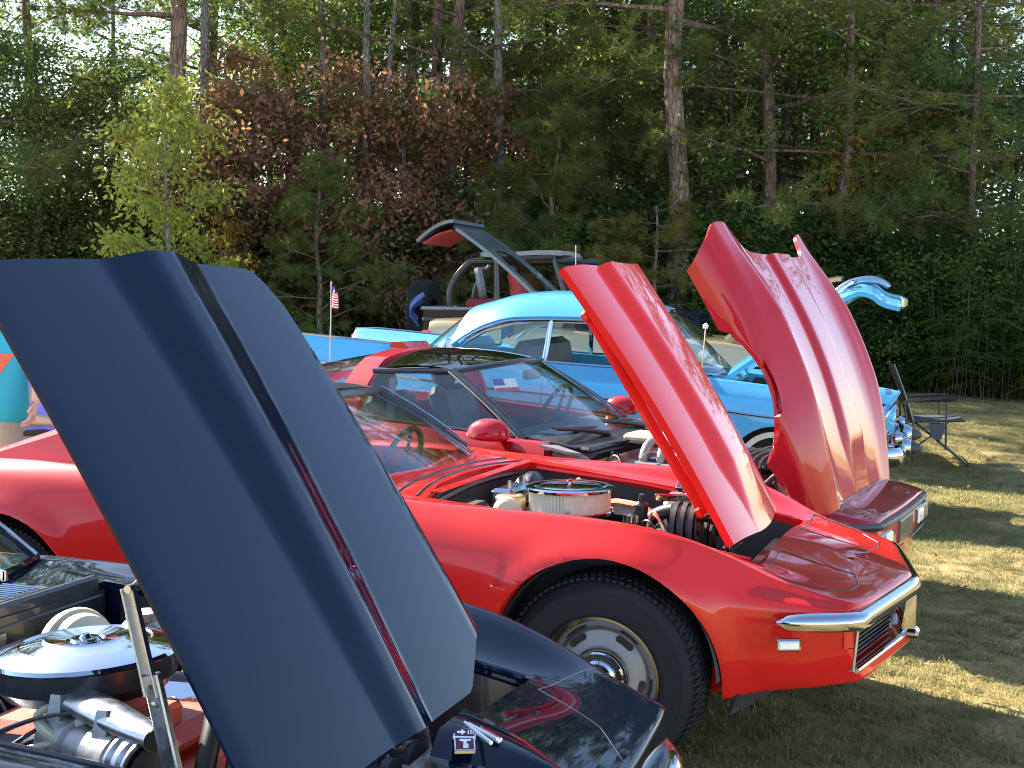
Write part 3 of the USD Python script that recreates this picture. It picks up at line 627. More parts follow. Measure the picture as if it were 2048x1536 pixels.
# ------------------------------------------------------------------ black older sports car, nearest the camera
C2 = thing('sports_car', 'black older sports car in the foreground, its wide black hood up on a steel strut', 'car', car_matrix(-.6288, 2.7249, .0109, .3579, -.0463))
def blunt(k): return lambda y: k*(.10*y*y + 1.6*max(abs(y)-.60, 0)**2)
rows2 = [(.905, blunt(1), .60, .40, .60, .63, .595, .70, .578, .64, .42), (.86, blunt(1), .632, .42, .628, .64, .622, .725, .59, .66, .38, .3), (.76, blunt(.9), .672, .44, .665, .65, .668, .765, .605, .68, .34, .5), (.62, blunt(.6), .708, .46, .695, .655, .735, .80, .615, .71, .30, .6),
         (.45, blunt(.3), .742, .48, .728, .665, .795, .835, .62, .74, .27, .6), (.25, 0, .775, .50, .758, .68, .832, .865, .625, .77, .25, .4), (0, 0, .805, .525, .79, .68, .850, .875, .625, .78, .24, .4),
         (-.3, 0, .835, .55, .822, .68, .862, .865, .625, .775, .23, .4), (-.65, 0, .868, .57, .857, .68, .875, .85, .63, .77, .22, .4), (-1.0, 0, .895, .57, .885, .68, .888, .835, .63, .76, .21, .4), (-1.7, 0, .90, .57, .895, .68, .895, .83, .63, .76, .21, .3),
         (-2.49, 0, .89, .57, .90, .68, .925, .875, .64, .78, .24, .3), (-3.0, 0, .86, .54, .87, .66, .90, .84, .65, .74, .28, .3), (-3.45, -.1, .78, .48, .78, .58, .80, .70, .64, .62, .40)]
bay2 = [(.585, -.46), (.585, .46), (-.655, .53), (-.655, -.53)]
cabin2 = [(-1.06, -.58), (-1.0, 0), (-1.06, .58), (-2.0, .60), (-2.0, -.60)]
body2 = car_body(rows2, [(0, .345, .385), (-2.489, .345, .385)], cut=[prism(bay2, .26, 1.3), prism(cabin2, .30, 1.3)])
B2 = part(C2, 'body', body2, BLACK)
part(B2, 'bay_lining', bay_walls(body2, bay2, .28, .02), BLKSAT, smooth=False)
wheel_wells(B2, [(0, .345, .385), (-2.489, .345, .385)], .80, DIRTBLK)
part(B2, 'cabin_tub', tray(Polygon(cabin2).buffer(-.004).exterior.coords, .31, .80), CARPET, smooth=False)
for s in (-1, 1):
    part(B2, 'opening_lip', tube([(x, s*(.46+.07*(.585-x)/1.24), float(top_of(body2, [(x, s*(.485+.07*(.585-x)/1.24)), (x+.01, s*.5)])[0])-.004) for x in np.linspace(.57, -.64, 12)], .010, 8), BLACK)
    part(B2, 'headlamp_gap', seam(body2, [(.69, s*.645), (.625, s*.41), (.80, s*.31), (.885, s*.20)],   .0011, 6, .0002), GREYP)
# raised spear running from the hood down the nose
sp = []
for x in np.linspace(.59, .84, 12):
    t = (x-.59)/.25; w = .125*(1-t**1.5)+.003; h = .030*(1-t)**.7+.002; z0 = float(top_of(body2, [(x, 0), (x+.004, .01)])[0])
    sp.append([(x, w*1.25*y, z0-.004 + (h+.004)*(1 if abs(y) < .72 else 0) + .004*(1-y*y)) for y in (-1, -.97, -.72, -.4, 0, .4, .72, .97, 1)])
part(B2, 'nose_spear', shell(np.array(sp), .012), BLACK, smooth=40)
nz = float(top_of(body2, [(.66, 0), (.665, .01)])[0])+.030
tl = .20
Rb = np.array([[math.cos(tl), 0, math.sin(tl)], [0, 1, 0], [-math.sin(tl), 0, math.cos(tl)]]) @ rotz(math.radians(-14))
ex_, ey_ = np.array([.79, .61, 0]), np.array([-.383, .924, 0])
tz = lambda v: v + np.array([0, 0, -.16*v[0]])
ex_, ey_ = tz(ex_), tz(ey_); nn_ = np.cross(ex_, ey_); nn_ /= np.linalg.norm(nn_)
M = mat4(np.stack([ex_, ey_, nn_], 1), (.655, .010, nz+.003))
def put(m): m = m.copy(); m.apply_transform(M); return m
bdg = part(C2, 'badge', put(tube([(-.042, .022, .003), (.010, -.093, .008)], .0040, 8)), BADGEWHITE)
part(bdg, 'flag_staff', put(tube([(-.034, .022, .001), (.024, -.068, .005)], .0036, 8)), BADGEWHITE)
def flagbit(name, o, z, k, m): part(bdg, name, put(plate(o, k, (0, 0, z))), m)
A1 = [(-.065, -.050), (-.020, -.053), (-.017, -.012), (-.062, -.004)]; A2 = [(-.061, -.118), (-.021, -.116), (-.022, -.057), (-.063, -.053)]; A3 = [(.002, -.030), (.026, -.072), (.034, -.058), (-.010, .004)]
sh = lambda o, k: [tuple(np.mean(o, 0)+(np.array(p)-np.mean(o, 0))*k) for p in o]
for o in (A1, A2, A3):
    flagbit('flag_field', o, -.002, .0055, BADGEWHITE); flagbit('flag_face', sh(o, .88), .0012, .0030, PURPLE if o is not A3 else BADGERED)
for k in range(3): flagbit('flag_mark', [(-.036+.005*k, -.040), (-.0338+.005*k, -.040), (-.0330+.005*k, -.020), (-.0352+.005*k, -.020)], .0036, .0012, BADGEWHITE)
flagbit('flag_mark', [(-.0575, -.034), (-.049, -.034), (-.049, -.044), (-.040, -.030), (-.0485, -.016), (-.0487, -.026), (-.057, -.026)], .0036, .0012, BADGEWHITE)
flagbit('flag_mark', [(-.045, -.108), (-.035, -.108), (-.034, -.090), (-.038, -.088), (-.038, -.074), (-.030, -.074), (-.030, -.066), (-.052, -.066), (-.052, -.074), (-.044, -.076)], .0036, .0012, BADGEWHITE)
flagbit('flag_rim', [(-.061, -.124), (-.021, -.122), (-.021, -.116), (-.061, -.118)], -.001, .005, BRASS)
# the hood up on end
HA2 = math.radians(58); hu2, hn2 = np.array([-math.cos(HA2), 0, math.sin(HA2)]), np.array([math.sin(HA2), 0, math.cos(HA2)])
def c2_hood(u, y):
    t = u/1.1
    b0, p0, p1, b1 = -.080-.060*t, .000+.03*t, .020+.045*t, .110+.125*t
    hgt = .020 + .020*t
    def ramp(a, b): q = min(max((y-a)/(b-a), 0), 1); return q*q*(3-2*q)
    up = hgt*(ramp(b0, p0)*(1-ramp(p1, b1)))
    crown = .008*(1-(y/.52)**2) + .012*math.sin(math.pi*t) - .006*max(abs(y)/.52-.95, 0)**2/.0025
    return np.array([.46, 0, .745]) + hu2*u + hn2*(up + crown) + np.array([0, y, 0])
ys2 = np.unique(np.concatenate([np.linspace(-1, 1, 41), np.linspace(-.35, .45, 49)]))
Gh = []
for t in np.linspace(0, 1, 26):
    hw = .52-.02*t
    row = []
    for v in ys2:
        av = abs(v); c = max(av-.62, 0)/.38          # clipped corners at the hinge, rounded ones at the top
        u0 = -.055+.12*c; u1 = 1.10-.012*av**2-.11*max(av-.86, 0)**2/.02
        row.append(c2_hood(u0+(u1-u0)*t, v*hw))
    Gh.append(row)
H2 = part(C2, 'hood', shell(np.array(Gh), .008), BLACK, smooth=24)
for u in (.12, .95): part(H2, 'hood_brace', box(np.array([.46, 0, .745])+hu2*u-hn2*.03, (.03, .84, .05), .008, np.stack([hn2, [0, 1, 0], hu2], 1)), BLACK)
for y in (-.13, -.02):
    part(H2, 'hinge', hull([np.array([.50+d, y+.040*math.cos(a), .668+.036*math.sin(a)]) for a in np.linspace(0, np.pi, 11) for d in (-.02, .02)]), HOSE)
# strut
sd = np.array([.068, 0, -.32]); sd /= np.linalg.norm(sd); Rs = np.stack([np.cross([0, 1.0, 0], -sd), [0, 1, 0], -sd], 1)
top_, mid_, bot_ = np.array([.143, -.40, 1.075]), np.array([.176, -.40, .918]), np.array([.240, -.40, .62])
st = part(C2, 'hood_strut', [box((top_+mid_)/2+np.array([0, 0, -.02]), (.026, .004, .20), .001, Rs), box((top_+mid_)/2+np.array([-.012, -.006, -.02]), (.004, .014, .20), .001, Rs), box((top_+mid_)/2+np.array([.012, -.006, -.02]), (.004, .014, .20), .001, Rs)], STEEL)
part(st, 'channel', [box((mid_+bot_)/2, (.034, .018, .31), .003, Rs)], STEEL)
part(st, 'bolt', lathe([(0, 0), (.0065, 0), (.006, .004), (0, .005)], 12, mid_+sd*.052+[0, -.010, 0], (0, -1, .05)), STEEL)
part(st, 'hole', lathe([(.004, 0), (.0045, .001), (.0, .0012)], 12, mid_+sd*.020+[0, -.0095, 0], (0, -1, 0)), BLKPL)
part(st, 'pivot', cyl(top_+[0, -.014, 0], top_+[0, .03, 0], .008, n=12), STEEL)
part(st, 'pivot_arm', tube([top_+[0, .01, 0], top_+[.06, .02, .05]], .009, 8), BLKSAT)
# windscreen and cowl
base = lambda v: (-.81-.17*v*v, .64*v, .905-.02*v*v)
topc = lambda v: (-1.36-.04*v*v, .52*v, 1.225-.02*v*v)
part(C2, 'windscreen', shell(screen(base, topc, bulge=.02), .005), GLASS)
f2 = part(C2, 'windscreen_frame', [tube([np.array(base(v))+[.006, 0, .004] for v in np.linspace(-1, 1, 21)], .009, 6), tube([topc(v) for v in np.linspace(-1, 1, 15)], .02, 6)], CHROME)
for s in (-1, 1): part(f2, 'pillar', tube([np.array(base(s))*(1-t)+np.array(topc(s))*t + [0, s*.006, .02*math.sin(math.pi*t)] for t in np.linspace(0, 1, 7)], .016, 8), BLACK); part(f2, 'pillar_trim', tube([np.array(base(s))*(1-t)+np.array(topc(s))*t + [.01, -s*.006, .014+.02*math.sin(math.pi*t)] for t in np.linspace(0, 1, 7)], .006, 6), CHROME)
rf = []
for t in np.linspace(0, 1, 16):
    x = -1.36-2.0*t; z = 1.225+.02*math.sin(min(t*3, 1)*math.pi)-.36*max(t-.25, 0)**1.5*1.3; w = .53-.05*max(t-.3, 0)-.25*max(t-.5, 0)**2
    rf.append([(x, w*v, z-.05*v**2-.10*abs(v)**8) for v in np.linspace(-1, 1, 25)])
part(C2, 'roof', shell(np.array(rf), .02), BLACK)
cg = part(C2, 'cowl_grille', plate([(-.675, -.50), (-.675, .34), (-.80, .34), (-.80, -.50)][::-1], .01, (0, 0, .872)), BLKSAT)
for k in range(26):
    y = -.13+.0175*k
    part(cg, 'louvre', tube([(-.80, y, .890), (-.690, y, .886), (-.683, y, .882)], .0028, 5), CHROME if k % 1 == 0 else BLKSAT)
part(C2, 'cowl_panel', box((-.668, 0, .855), (.028, 1.02, .05), .008), BLKSAT)
wp = part(C2, 'wiper', hull([(-.852, .34, .925), (-.842, .34, .93), (-.872, -.35, .942), (-.862, -.35, .948), (-.835, .355, .91), (-.86, -.34, .932)]), STEEL)
part(wp, 'wiper_pivot', lathe([(0, 0), (.016, 0), (.014, .025), (0, .03)], 14, (-.835, .345, .89)), CHROME)
part(wp, 'wiper_blade', tube([(-.885, .30, .935), (-.905, -.30, .950)], .004, 6), HOSE)
add_steering(C2, (-1.42, .34, .86), .19, .3)
add_seat(C2, -1.75, -.34, .34, SEATGREY, .25, .5); add_seat(C2, -1.75, .34, .34, SEATGREY, .25, .5)
part(C2, 'dashboard', box((-1.13, 0, .80), (.18, 1.16, .14), .04), CARPET)
for s in (-1, 1):
    pts = [(.905, s*.16, .485), (.905, s*.40, .485), (.885, s*.56, .49), (.80, s*.70, .495), (.66, s*.80, .50)]
    part(C2, 'bumper', tube(pts, [.026, .034, .036, .036, .016], 12, smooth=6), CHROME)
    part(C2, 'marker_lamp', box((.885, s*.60, .44), (.03, .12, .05), .01), CLEARLENS)
part(C2, 'grille', box((.885, 0, .46), (.02, .9, .09), .008), BLKSAT)
for x in (0, -2.489):
    for s in (-1, 1): add_wheel(C2, (x, s*.735, .338), s, R=.335, w=.19, rim=.195, style='rally')
# engine
E2 = part(C2, 'engine_block', [box((-.23, 0, .50), (.66, .40, .26), .04)], ORANGE)
ac = (-.235, -.070, .858)
part(E2, 'filter_lid', lathe([(0, .022), (.028, .021), (.036, .014), (.040, .019), (.085, .026), (.094, .020), (.135, .012), (.140, .015), (.175, .006), (.196, -.002), (.200, -.010), (.196, -.014), (0, -.014)], 72, ac), CHROME)
part(E2, 'filter_pan', lathe([(.194, -.015), (.190, -.060), (.17, -.085), (.06, -.095), (0, -.095)], 48, ac), BLKSAT)
part(E2, 'lid_nut', lathe([(.03, .021), (.022, .012), (.016, .020), (.008, .030), (0, .031)], 20, ac), CHROME)
d = np.array([.92, -.37, -.09]); d /= np.linalg.norm(d); o = np.array([-.215, -.185, .800]); sn = []
for t, w, hh in ((0, .030, .020), (.10, .046, .026), (.20, .044, .026), (.30, .034, .024), (.36, .026, .024)):
    a, b, _ = frame(d); sn.append([o+d*t+a*w*math.cos(q)*1.0+b*hh*math.sin(q) for q in np.arange(20)*np.pi/10])
part(E2, 'intake_snorkel', rings_mesh(sn), STEEL)
part(E2, 'snorkel_mouth', lathe([(.0, .0), (.023, .0), (.023, .002), (0, .003)], 20, o+d*.361, d), HOSE)
part(E2, 'intake_manifold', [box((-.25, 0, .66), (.50, .28, .07), .03), box((-.25, 0, .70), (.18, .2, .06), .02)], ORANGE)
part(E2, 'valve_cover', box((-.25, -.25, .66), (.60, .14, .09), .03), CHROME)
part(E2, 'valve_cover', box((-.25, .25, .66), (.60, .14, .09), .03), CHROME)
part(E2, 'fuel_inlet', [box((.06, -.20, .775), (.05, .045, .05), .01)], ORANGE)
part(E2, 'thermostat_neck', [box((.12, -.03, .71), (.07, .07, .10), .02), cyl((.12, -.03, .72), (.21, -.06, .73), .025, n=14)], ORANGE)
cp = part(E2, 'compressor', lathe([(0, -.20), (.052, -.20), (.058, -.19), (.058, -.12), (.050, -.115), (.050, -.06), (.060, -.05), (.060, .02), (0, .03)], 30, (.0, -.285, .705), (.96, -.28, -.05)), ALU)
for k, t in enumerate((-.17, -.02)):
    part(cp, 'bracket_ear', hull([np.array([.0, -.285, .705])+np.array([.96, -.28, -.05])*t+q for q in ((-.018, -.01, .04), (.018, -.01, .04), (-.014, 0, .095), (.014, 0, .095), (-.018, -.035, .04), (.018, -.035, .04), (-.012, -.02, .10), (.012, -.02, .10))]), ALU)
pulley(E2, 'compressor_clutch', (.065, -.305, .702), (.96, -.28, -.05), .066, STEEL, 2, .06)
part(E2, 'clutch_face', lathe([(0, .0), (.05, .0), (.052, .006), (.025, .012), (0, .018)], 28, (.097, -.314, .70), (.96, -.28, -.05)), BLKPL)
part(E2, 'cream_hose', tube([(-.10, -.27, .72), (-.14, -.285, .735), (-.19, -.28, .765), (-.18, -.24, .785)], [.012, .012, .010, .007], 10, smooth=6), CREAM)
part(E2, 'cream_hose', tube([(-.08, -.27, .735), (-.14, -.29, .728), (-.20, -.31, .715)], .007, 8, smooth=6), CREAM)
part(E2, 'wrapped_wire', [tube([(-.11+.02*math.sin(k*1.7), -.25+.015*math.cos(k*2.3), .72+.011*k) for k in range(5)], .011, 7, smooth=4)], PAPER)
part(E2, 'distributor', lathe([(0, 0), (.03, 0), (.04, .03), (.04, .05), (.03, .07), (0, .075)], 18, (.0, -.215, .70)), DIRTBLK)
part(E2, 'carburettor', [box((-.08, -.20, .735), (.12, .10, .05), .015), cyl((-.05, -.23, .72), (-.01, -.23, .75), .02, n=12)], BRASS)
part(E2, 'red_hose', tube([(.01, -.22, .72), (.05, -.23, .745), (.10, -.22, .72)], .008, 8, smooth=5), COPPER)
part(E2, 'brake_booster', lathe([(0, -.03), (.085, -.03), (.10, -.005), (.104, .012), (.10, .024), (.092, .028), (.084, .06), (.06, .08), (0, .085)], 36, (-.52, .235, .755), (.93, -.30, .1)), CREAM)
part(E2, 'master_cylinder', [box((-.33, .26, .80), (.12, .085, .07), .02), lathe([(0, 0), (.04, 0), (.04, .02), (0, .025)], 18, (-.33, .26, .835))], ALU)
part(E2, 'fender_brace', tube([(-.50, .42, .80), (-.2, .44, .78)], .014, 8), WHITE)
part(E2, 'wiper_motor', [lathe([(0, 0), (.09, 0), (.10, .02), (.10, .05), (.06, .065), (0, .065)], 26, (-.52, -.27, .79))], STEEL)
part(E2, 'firewall', [box((-.645, 0, .70), (.012, 1.02, .26), .003)], BLKSAT)
part(E2, 'firewall_plate', box((-.635, .10, .79), (.006, .06, .05), .002), STEEL)
part(E2, 'firewall_tag', box((-.635, -.02, .775), (.006, .045, .018), .002), STEEL)
part(E2, 'coolant_hose', tube([(.10, .05, .74), (.22, .10, .76), (.34, .16, .72), (.42, .20, .60)], .024, 12, smooth=5), HOSE)
part(E2, 'heater_hose', tube([(.18, .02, .60), (.16, .06, .72), (.12, .10, .80), (.05, .12, .83)], .018, 10, smooth=5), HOSE)
part(E2, 'fan_shroud', lathe([(.20, 0), (.235, .01), (.235, .10), (.225, .11), (.225, .012), (.20, .004)], 40, (.33, .0, .57), (1, 0, 0)), WHITE)
part(E2, 'shroud_rim', lathe([(.237, 0), (.241, .006), (.237, .012)], 40, (.345, .0, .57), (1, 0, 0)), BLKPL)
part(E2, 'coolant_hose', tube([(.10, -.10, .80), (.13, -.14, .76), (.15, -.20, .70), (.15, -.24, .60)], .021, 12, smooth=5), HOSE)
part(E2, 'coolant_hose', tube([(.13, -.04, .78), (.17, -.10, .74), (.20, -.18, .69), (.21, -.22, .60)], .017, 12, smooth=5), HOSE)
for k in range(5): part(E2, 'plug_wire', tube([(-.02-.05*k, -.20, .745), (-.03-.06*k, -.26, .74), (-.05-.08*k, -.31, .68)], .0045, 6, smooth=4), BLKPL)
part(E2, 'radiator', box((.50, 0, .46), (.06, .80, .28), .01), BLKSAT)
part(E2, 'ignition_wire', tube([(-.02, -.22, .77), (-.15, -.28, .78), (-.30, -.30, .73)], .004, 6, smooth=6), BLKPL)
add_engine_clutter(E2, ((-.6, -.44, .56), (.44, .44, .70)), 8, 30)
# ------------------------------------------------------------------ crimson sports car with the one-piece front lifted
C4 = thing('sports_car', 'crimson sports car with black glass roof, its whole front end tipped up over the engine', 'car', car_matrix(1.17, 7.19, .016, .4787, .0176))
def nose4(k): return lambda y: k*(.05*y*y + .85*max(abs(y)-.60, 0))
rows4 = [(1.0, nose4(1), .545, .42, .545, .64, .540, .74, .505, .71, .24, .6), (.93, nose4(1), .572, .45, .570, .66, .566, .80, .515, .75, .20, .6), (.74, nose4(.8), .608, .5, .605, .69, .60, .86, .52, .80, .18, .5), (.4, .04, .66, .5, .66, .70, .68, .885, .54, .82, .18),
         (0, 0, .72, .5, .71, .70, .745, .90, .555, .83, .18), (-.5, 0, .775, .5, .77, .71, .79, .885, .565, .82, .18), (-.85, 0, .80, .53, .795, .74, .805, .875, .57, .81, .18), (-1.4, 0, .835, .56, .83, .75, .832, .88, .57, .81, .18),
         (-2.0, 0, .87, .56, .87, .75, .86, .89, .575, .82, .18), (-2.44, 0, .89, .56, .89, .75, .88, .90, .58, .83, .20), (-3.0, 0, .885, .56, .88, .74, .87, .88, .58, .82, .24), (-3.42, -.1, .84, .52, .84, .68, .83, .80, .58, .76, .32)]
bay4 = [(.70, -.60), (.70, .60), (-.62, .60), (-.50, .3), (-.48, 0), (-.50, -.3), (-.62, -.60)]
cabin4 = [(-1.0, -.66), (-.72, 0), (-1.0, .66), (-2.05, .66), (-2.05, -.66)]
lift = plate([(.755, .555), (.755, 1.5), (-1.1, 1.5), (-.745, .80), (-.70, .72), (-.69, .60), (-.66, .56)], 2.4, (0, 1.2, 0), (1, 0, 0), (0, 0, 1))
lid = [(.755, -.2), (.755, .2), (-.46, .2), (-.46, -.2)]
body4 = car_body(rows4, [(0, .33, .36), (-2.443, .33, .36)], cut=[prism(bay4, .24, 1.4), prism(cabin4, .28, 1.4), lift], inner=.62)
B4 = part(C4, 'body', body4, RED4)
part(B4, 'bay_lining', tray(Polygon(bay4).buffer(-.004).exterior.coords, .26, .53), DIRTBLK, smooth=False)
wheel_wells(B4, [(-2.443, .33, .36)], .82, DIRTBLK, .62)
part(B4, 'cabin_tub', tray(Polygon(cabin4).buffer(-.004).exterior.coords, .29, .76), CARPET, smooth=False)
fp = lambda y, x0=1.008: x0 - .05*y*y - .85*max(abs(y)-.60, 0)
part(B4, 'rub_strip', tube([(fp(y), y*1.0, .520) for y in np.linspace(-.76, .76, 31)], .020, 8), BLKPL)
for s in (-1, 1):
    part(B4, 'rub_strip', tube([(x, s*(.895-.02*(x/2.4)**2*(x > 0)), .555) for x in np.linspace(-.75, -3.2, 12)], .012, 6), BLKPL)
    part(B4, 'lamp_recess', box((fp(.5)-.022, s*.50, .43), (.06, .34, .09), .01), BLKSAT)
    part(B4, 'fog_lamp', box((fp(.46)+.004, s*.42, .43), (.02, .14, .075), .008), CLEARLENS)
    part(B4, 'turn_lamp', box((fp(.66)+.000, s*.66, .43), (.03, .14, .075), .012, rotz(-s*.7)), REDLENS)
    part(B4, 'nose_line', tube([(fp(y)+.004, y, .36) for y in np.linspace(s*.10, s*.72, 9)], .004, 5), BLKPL)
part(B4, 'plate_recess', box((.985, 0, .43), (.05, .34, .12), .01), BLKSAT)
part(B4, 'nose_seam', seam(body4, [(.80, -.70), (.775, 0), (.80, .70)], .004, 8), BLKPL)
# clamshell
HA4 = math.radians(66); hu4, hn4 = np.array([-math.cos(HA4), 0, math.sin(HA4)]), np.array([math.sin(HA4), 0, math.cos(HA4)])
cols = [(0, .030), (.10, .030), (.155, .028), (.185, .004), (.30, .0), (.46, .002), (.56, .012), (.64, .036), (.695, .056), (.708, .053), (.79, .004), (.855, -.035), (.885, -.06), (.892, -.12), (.886, -1)]
def urear(v): return 1.345 + .03*max(v-.2, 0) + .155*(1/(1+math.exp(-(v-.60)/.024)))
def clam(s):
    R = []
    for t in np.linspace(0, 1, 46):
        row = []
        for v, n in cols:
            u = urear(min(v, .70))*t
            side = n < -.015
            if side: u = (1.50 - (.17*min((-.02-n)/.16, 1)**.55 if n > -1 else .17))*t
            nb = -.185 if u > 1.0 else -.185 + .135*min(max(math.cos((u-.665)/.335*math.pi/2), 0), 1)**.5 if u > .33 else -.185*(.25+.75*u/.33)
            hump = (.35+.65*min(u/.55, 1))*(1-.75*min(max((u-1.0)/.4, 0), 1))
            nn = max(n, nb) if n > -1 else nb
            if n > 0: nn = n*(hump if v > .5 else min(u/.3, 1))
            w = 1 - .15*max(1-u/.55, 0)**2
            bow = .085*math.sin(math.pi*min(u/1.5, 1))
            row.append(np.array([.755, 0, .575]) + hu4*u + hn4*(nn+bow) + np.array([0, v*w*s, 0]))
        R.append(row)
    return np.array(R)
cl, cr = clam(1), clam(-1)
Gc = np.concatenate([cr[:, ::-1], cl[:, 1:]], axis=1)
N_ = Gc.shape[1]
fine = PchipInterpolator(np.arange(N_), Gc, axis=1)(np.linspace(0, N_-1, 141))
H4 = part(C4, 'hood', shell(fine, .022), RED4, smooth=26)
for s in (-1, 1):
    q = [(.03, .40), (.03, .63), (.24, .66), (.24, .41)]
    def hp(u, v, dn=.004):
        i = u/1.345*45; j = 70 + s*v/.89*62
        w = 1 - .15*max(1-u/.55, 0)**2; return np.array([.755, 0, .575]) + hu4*u + hn4*(.085*math.sin(math.pi*u/1.5)+.004+dn+.012*max((v-.5)/.15, 0)*(.35+.65*min(u/.55, 1))) + np.array([0, v*w*s, 0])
    g = np.array([[hp(u, v) for v in np.linspace(.40, .62, 6)] for u in np.linspace(.035, .24, 6)])
    part(H4, 'headlamp_lid', shell(g if s > 0 else g[:, ::-1], .006), RED4)
    part(H4, 'lid_gap', tube([hp(u, v, .002) for u, v in [(.03, .395), (.03, .625), (.245, .625), (.245, .395), (.03, .395)]], .003, 5), BLKPL)
# roof hoop, roof glass, screens
hoop = []
for t in np.linspace(0, 1, 5):
    row = []
    for a in np.linspace(-1, 1, 41):
        b = abs(a); y = .76*math.sin(min(b*1.25, 1)*math.pi/2)**.9 if b < .8 else .76+.06*(b-.8)/.2
        zz = 1.222-.045*(y/.5)**2 if y < .5 else 1.177-.24*((y-.5)/.26)**1.35
        if b >= .8: zz = .937-.13*(b-.8)/.2
        xx = -1.915 - (.14+.16*max(1.18-zz, 0))*t - .05*max(1.15-zz, 0)
        row.append((xx, math.copysign(y, a), zz))
    hoop.append(row)
part(C4, 'roof_hoop', shell(np.array(hoop)[:, ::-1], .03), RED4)
part(C4, 'brake_lamp_pod', hull([(-2.03+dx, dy, 1.215+dz) for dx, dz in ((-.10, .0), (.05, .0), (-.08, .035), (.0, .040)) for dy in (-.14, .14)]), RED4)
base = lambda v: (-.64-.24*v*v, .705*v, .805-.006*v*v)
topc = lambda v: (-1.24-.19*v*v, .545*v, 1.183-.052*v*v)
part(C4, 'windscreen', shell(screen(base, topc, bulge=.015), .005), GLASS)
part(C4, 'roof_panel', shell(np.array([[tuple(np.array(topc(v))*(1-t)+np.array((-1.93, .60*v, 1.205-.10*v*v))*t+[0, 0, .022*math.sin(math.pi*t)]) for v in np.linspace(-1, 1, 25)] for t in np.linspace(0, 1, 12)]), .012), GLASSK)
part(C4, 'roof_lining', shell(np.array([[tuple(np.array(topc(v))*(1-t)+np.array((-1.93, .60*v, 1.205-.10*v*v))*t+[0, 0, -.012+.022*math.sin(math.pi*t)]) for v in np.linspace(-.9, .9, 13)] for t in np.linspace(0.02, 1, 6)]), .006), CARPET)
f4 = part(C4, 'windscreen_frame', tube([np.array(topc(v))+[.005, 0, -.004] for v in np.linspace(-1, 1, 21)], .018, 8), BLKSAT)
for s in (-1, 1):
    part(f4, 'pillar', tube([np.array(base(s))*(1-t)+np.array(topc(s))*t + [0, 0, .015*math.sin(math.pi*t)] for t in np.linspace(0, 1, 7)], .022, 8), BLKSAT)
    part(f4, 'pillar_trim', tube([np.array(base(s))*(1-t)+np.array(topc(s))*t + [-.030, s*.012, .012*math.sin(math.pi*t)] for t in np.linspace(0, 1, 7)], .007, 6), GREYPL)
    part(f4, 'roof_rail', tube([np.array(topc(s))*(1-t)+np.array((-1.93, s*.605, 1.108))*t for t in np.linspace(0, 1, 7)], .016, 8), BLKSAT)
    lo = lambda t: np.array((-.93-1.03*t, s*(.735+.035*t), .815+.045*t)); hi = lambda t: np.array((-1.43-.49*t, s*(.55+.055*t), 1.118-.012*t))
    g = np.array([[lo(t)*(1-q)+hi(t)*q+[0, s*.02*math.sin(math.pi*q), 0] for t in np.linspace(0, 1, 9)] for q in np.linspace(0, 1, 6)])
    part(C4, 'side_window', shell(g, .004), GLASS)
    part(C4, 'window_seal', tube([lo(t) for t in np.linspace(0, 1, 5)], .010, 6), BLKPL)
    dome = [(-1.0+.125*math.cos(q)*math.cos(p)+(.02 if math.cos(p) > 0 else 0)*math.sin(q), s*(.905+.085*math.sin(p)*math.cos(q)), .825+.098*math.sin(q)**.9) for q in np.linspace(0, math.pi/2, 8) for p in np.linspace(0, 2*math.pi, 17)]
    mr = part(C4, 'door_mirror', hull(dome + [(-1.0+.10*math.cos(p), s*(.905+.06*math.sin(p)), .808) for p in np.linspace(0, 2*math.pi, 13)]), RED4, smooth=45)
    part(mr, 'mirror_foot', box((-.98, s*.83, .825), (.10, .12, .03), .01), RED4)
    part(C4, 'door_gap', tube([(-.90, s*.868, .76), (-.88, s*.89, .60), (-.87, s*.86, .35)], .003, 5), BLKPL)
hg = []
for t in np.linspace(0, 1, 12):
    hg.append([(-2.04-1.15*t, (.58+.06*math.sin(math.pi*t*.7))*v, 1.195-.30*t**1.45-(.10+.02*t)*v*v*(1-t*.8)) for v in np.linspace(-1, 1, 21)])
part(C4, 'hatch_glass', shell(np.array(hg), .005), GLASSD)
part(C4, 'dashboard', hull([(x, s*.64, z) for s in (-1, 1) for x, z in ((-.80, .79), (-1.10, .81), (-1.16, .60), (-.9, .55))]+[(-.70, 0, .79)]), CARPET)
part(C4, 'dash_vent', box((-.86, -.25, .815), (.14, .42, .006), .003), GREYPL)
add_steering(C4, (-1.22, .36, .84), .185, .4)
for y in (-.36, .36): add_seat(C4, -1.55, y, .30, SEATGREY, .35, .58)
part(C4, 'seat_belt', plate([(-.025, 0), (.025, 0), (.025, .45), (-.025, .45)], .004, (-1.80, -.64, .62), (.9, .1, .2), (-.1, .25, 1)), GREYPL)
part(C4, 'rear_mirror', box((-1.20, .0, 1.10), (.035, .22, .06), .015), BLKPL)
part(C4, 'windscreen_flag', plate([(0, 0), (.20, 0), (.20, .075), (0, .075)], .003, (-1.22, -.42, 1.02), (.25, .97, 0), (-.5, .1, .86)), FLAGWHITE)
part(C4, 'windscreen_flag_stripe', plate([(0, 0), (.20, 0), (.20, .022), (0, .022)], .003, (-1.217, -.42, 1.018), (.25, .97, 0), (-.5, .1, .86)), FLAGRED)
part(C4, 'windscreen_flag_canton', plate([(0, .035), (.09, .035), (.09, .075), (0, .075)], .003, (-1.217, -.42, 1.022), (.25, .97, 0), (-.5, .1, .86)), FLAGBLUE)
for x in (0, -2.443):
    for s in (-1, 1): add_wheel(C4, (x, s*.765, .325), s, R=.325, w=.24, rim=.215, style='c4')
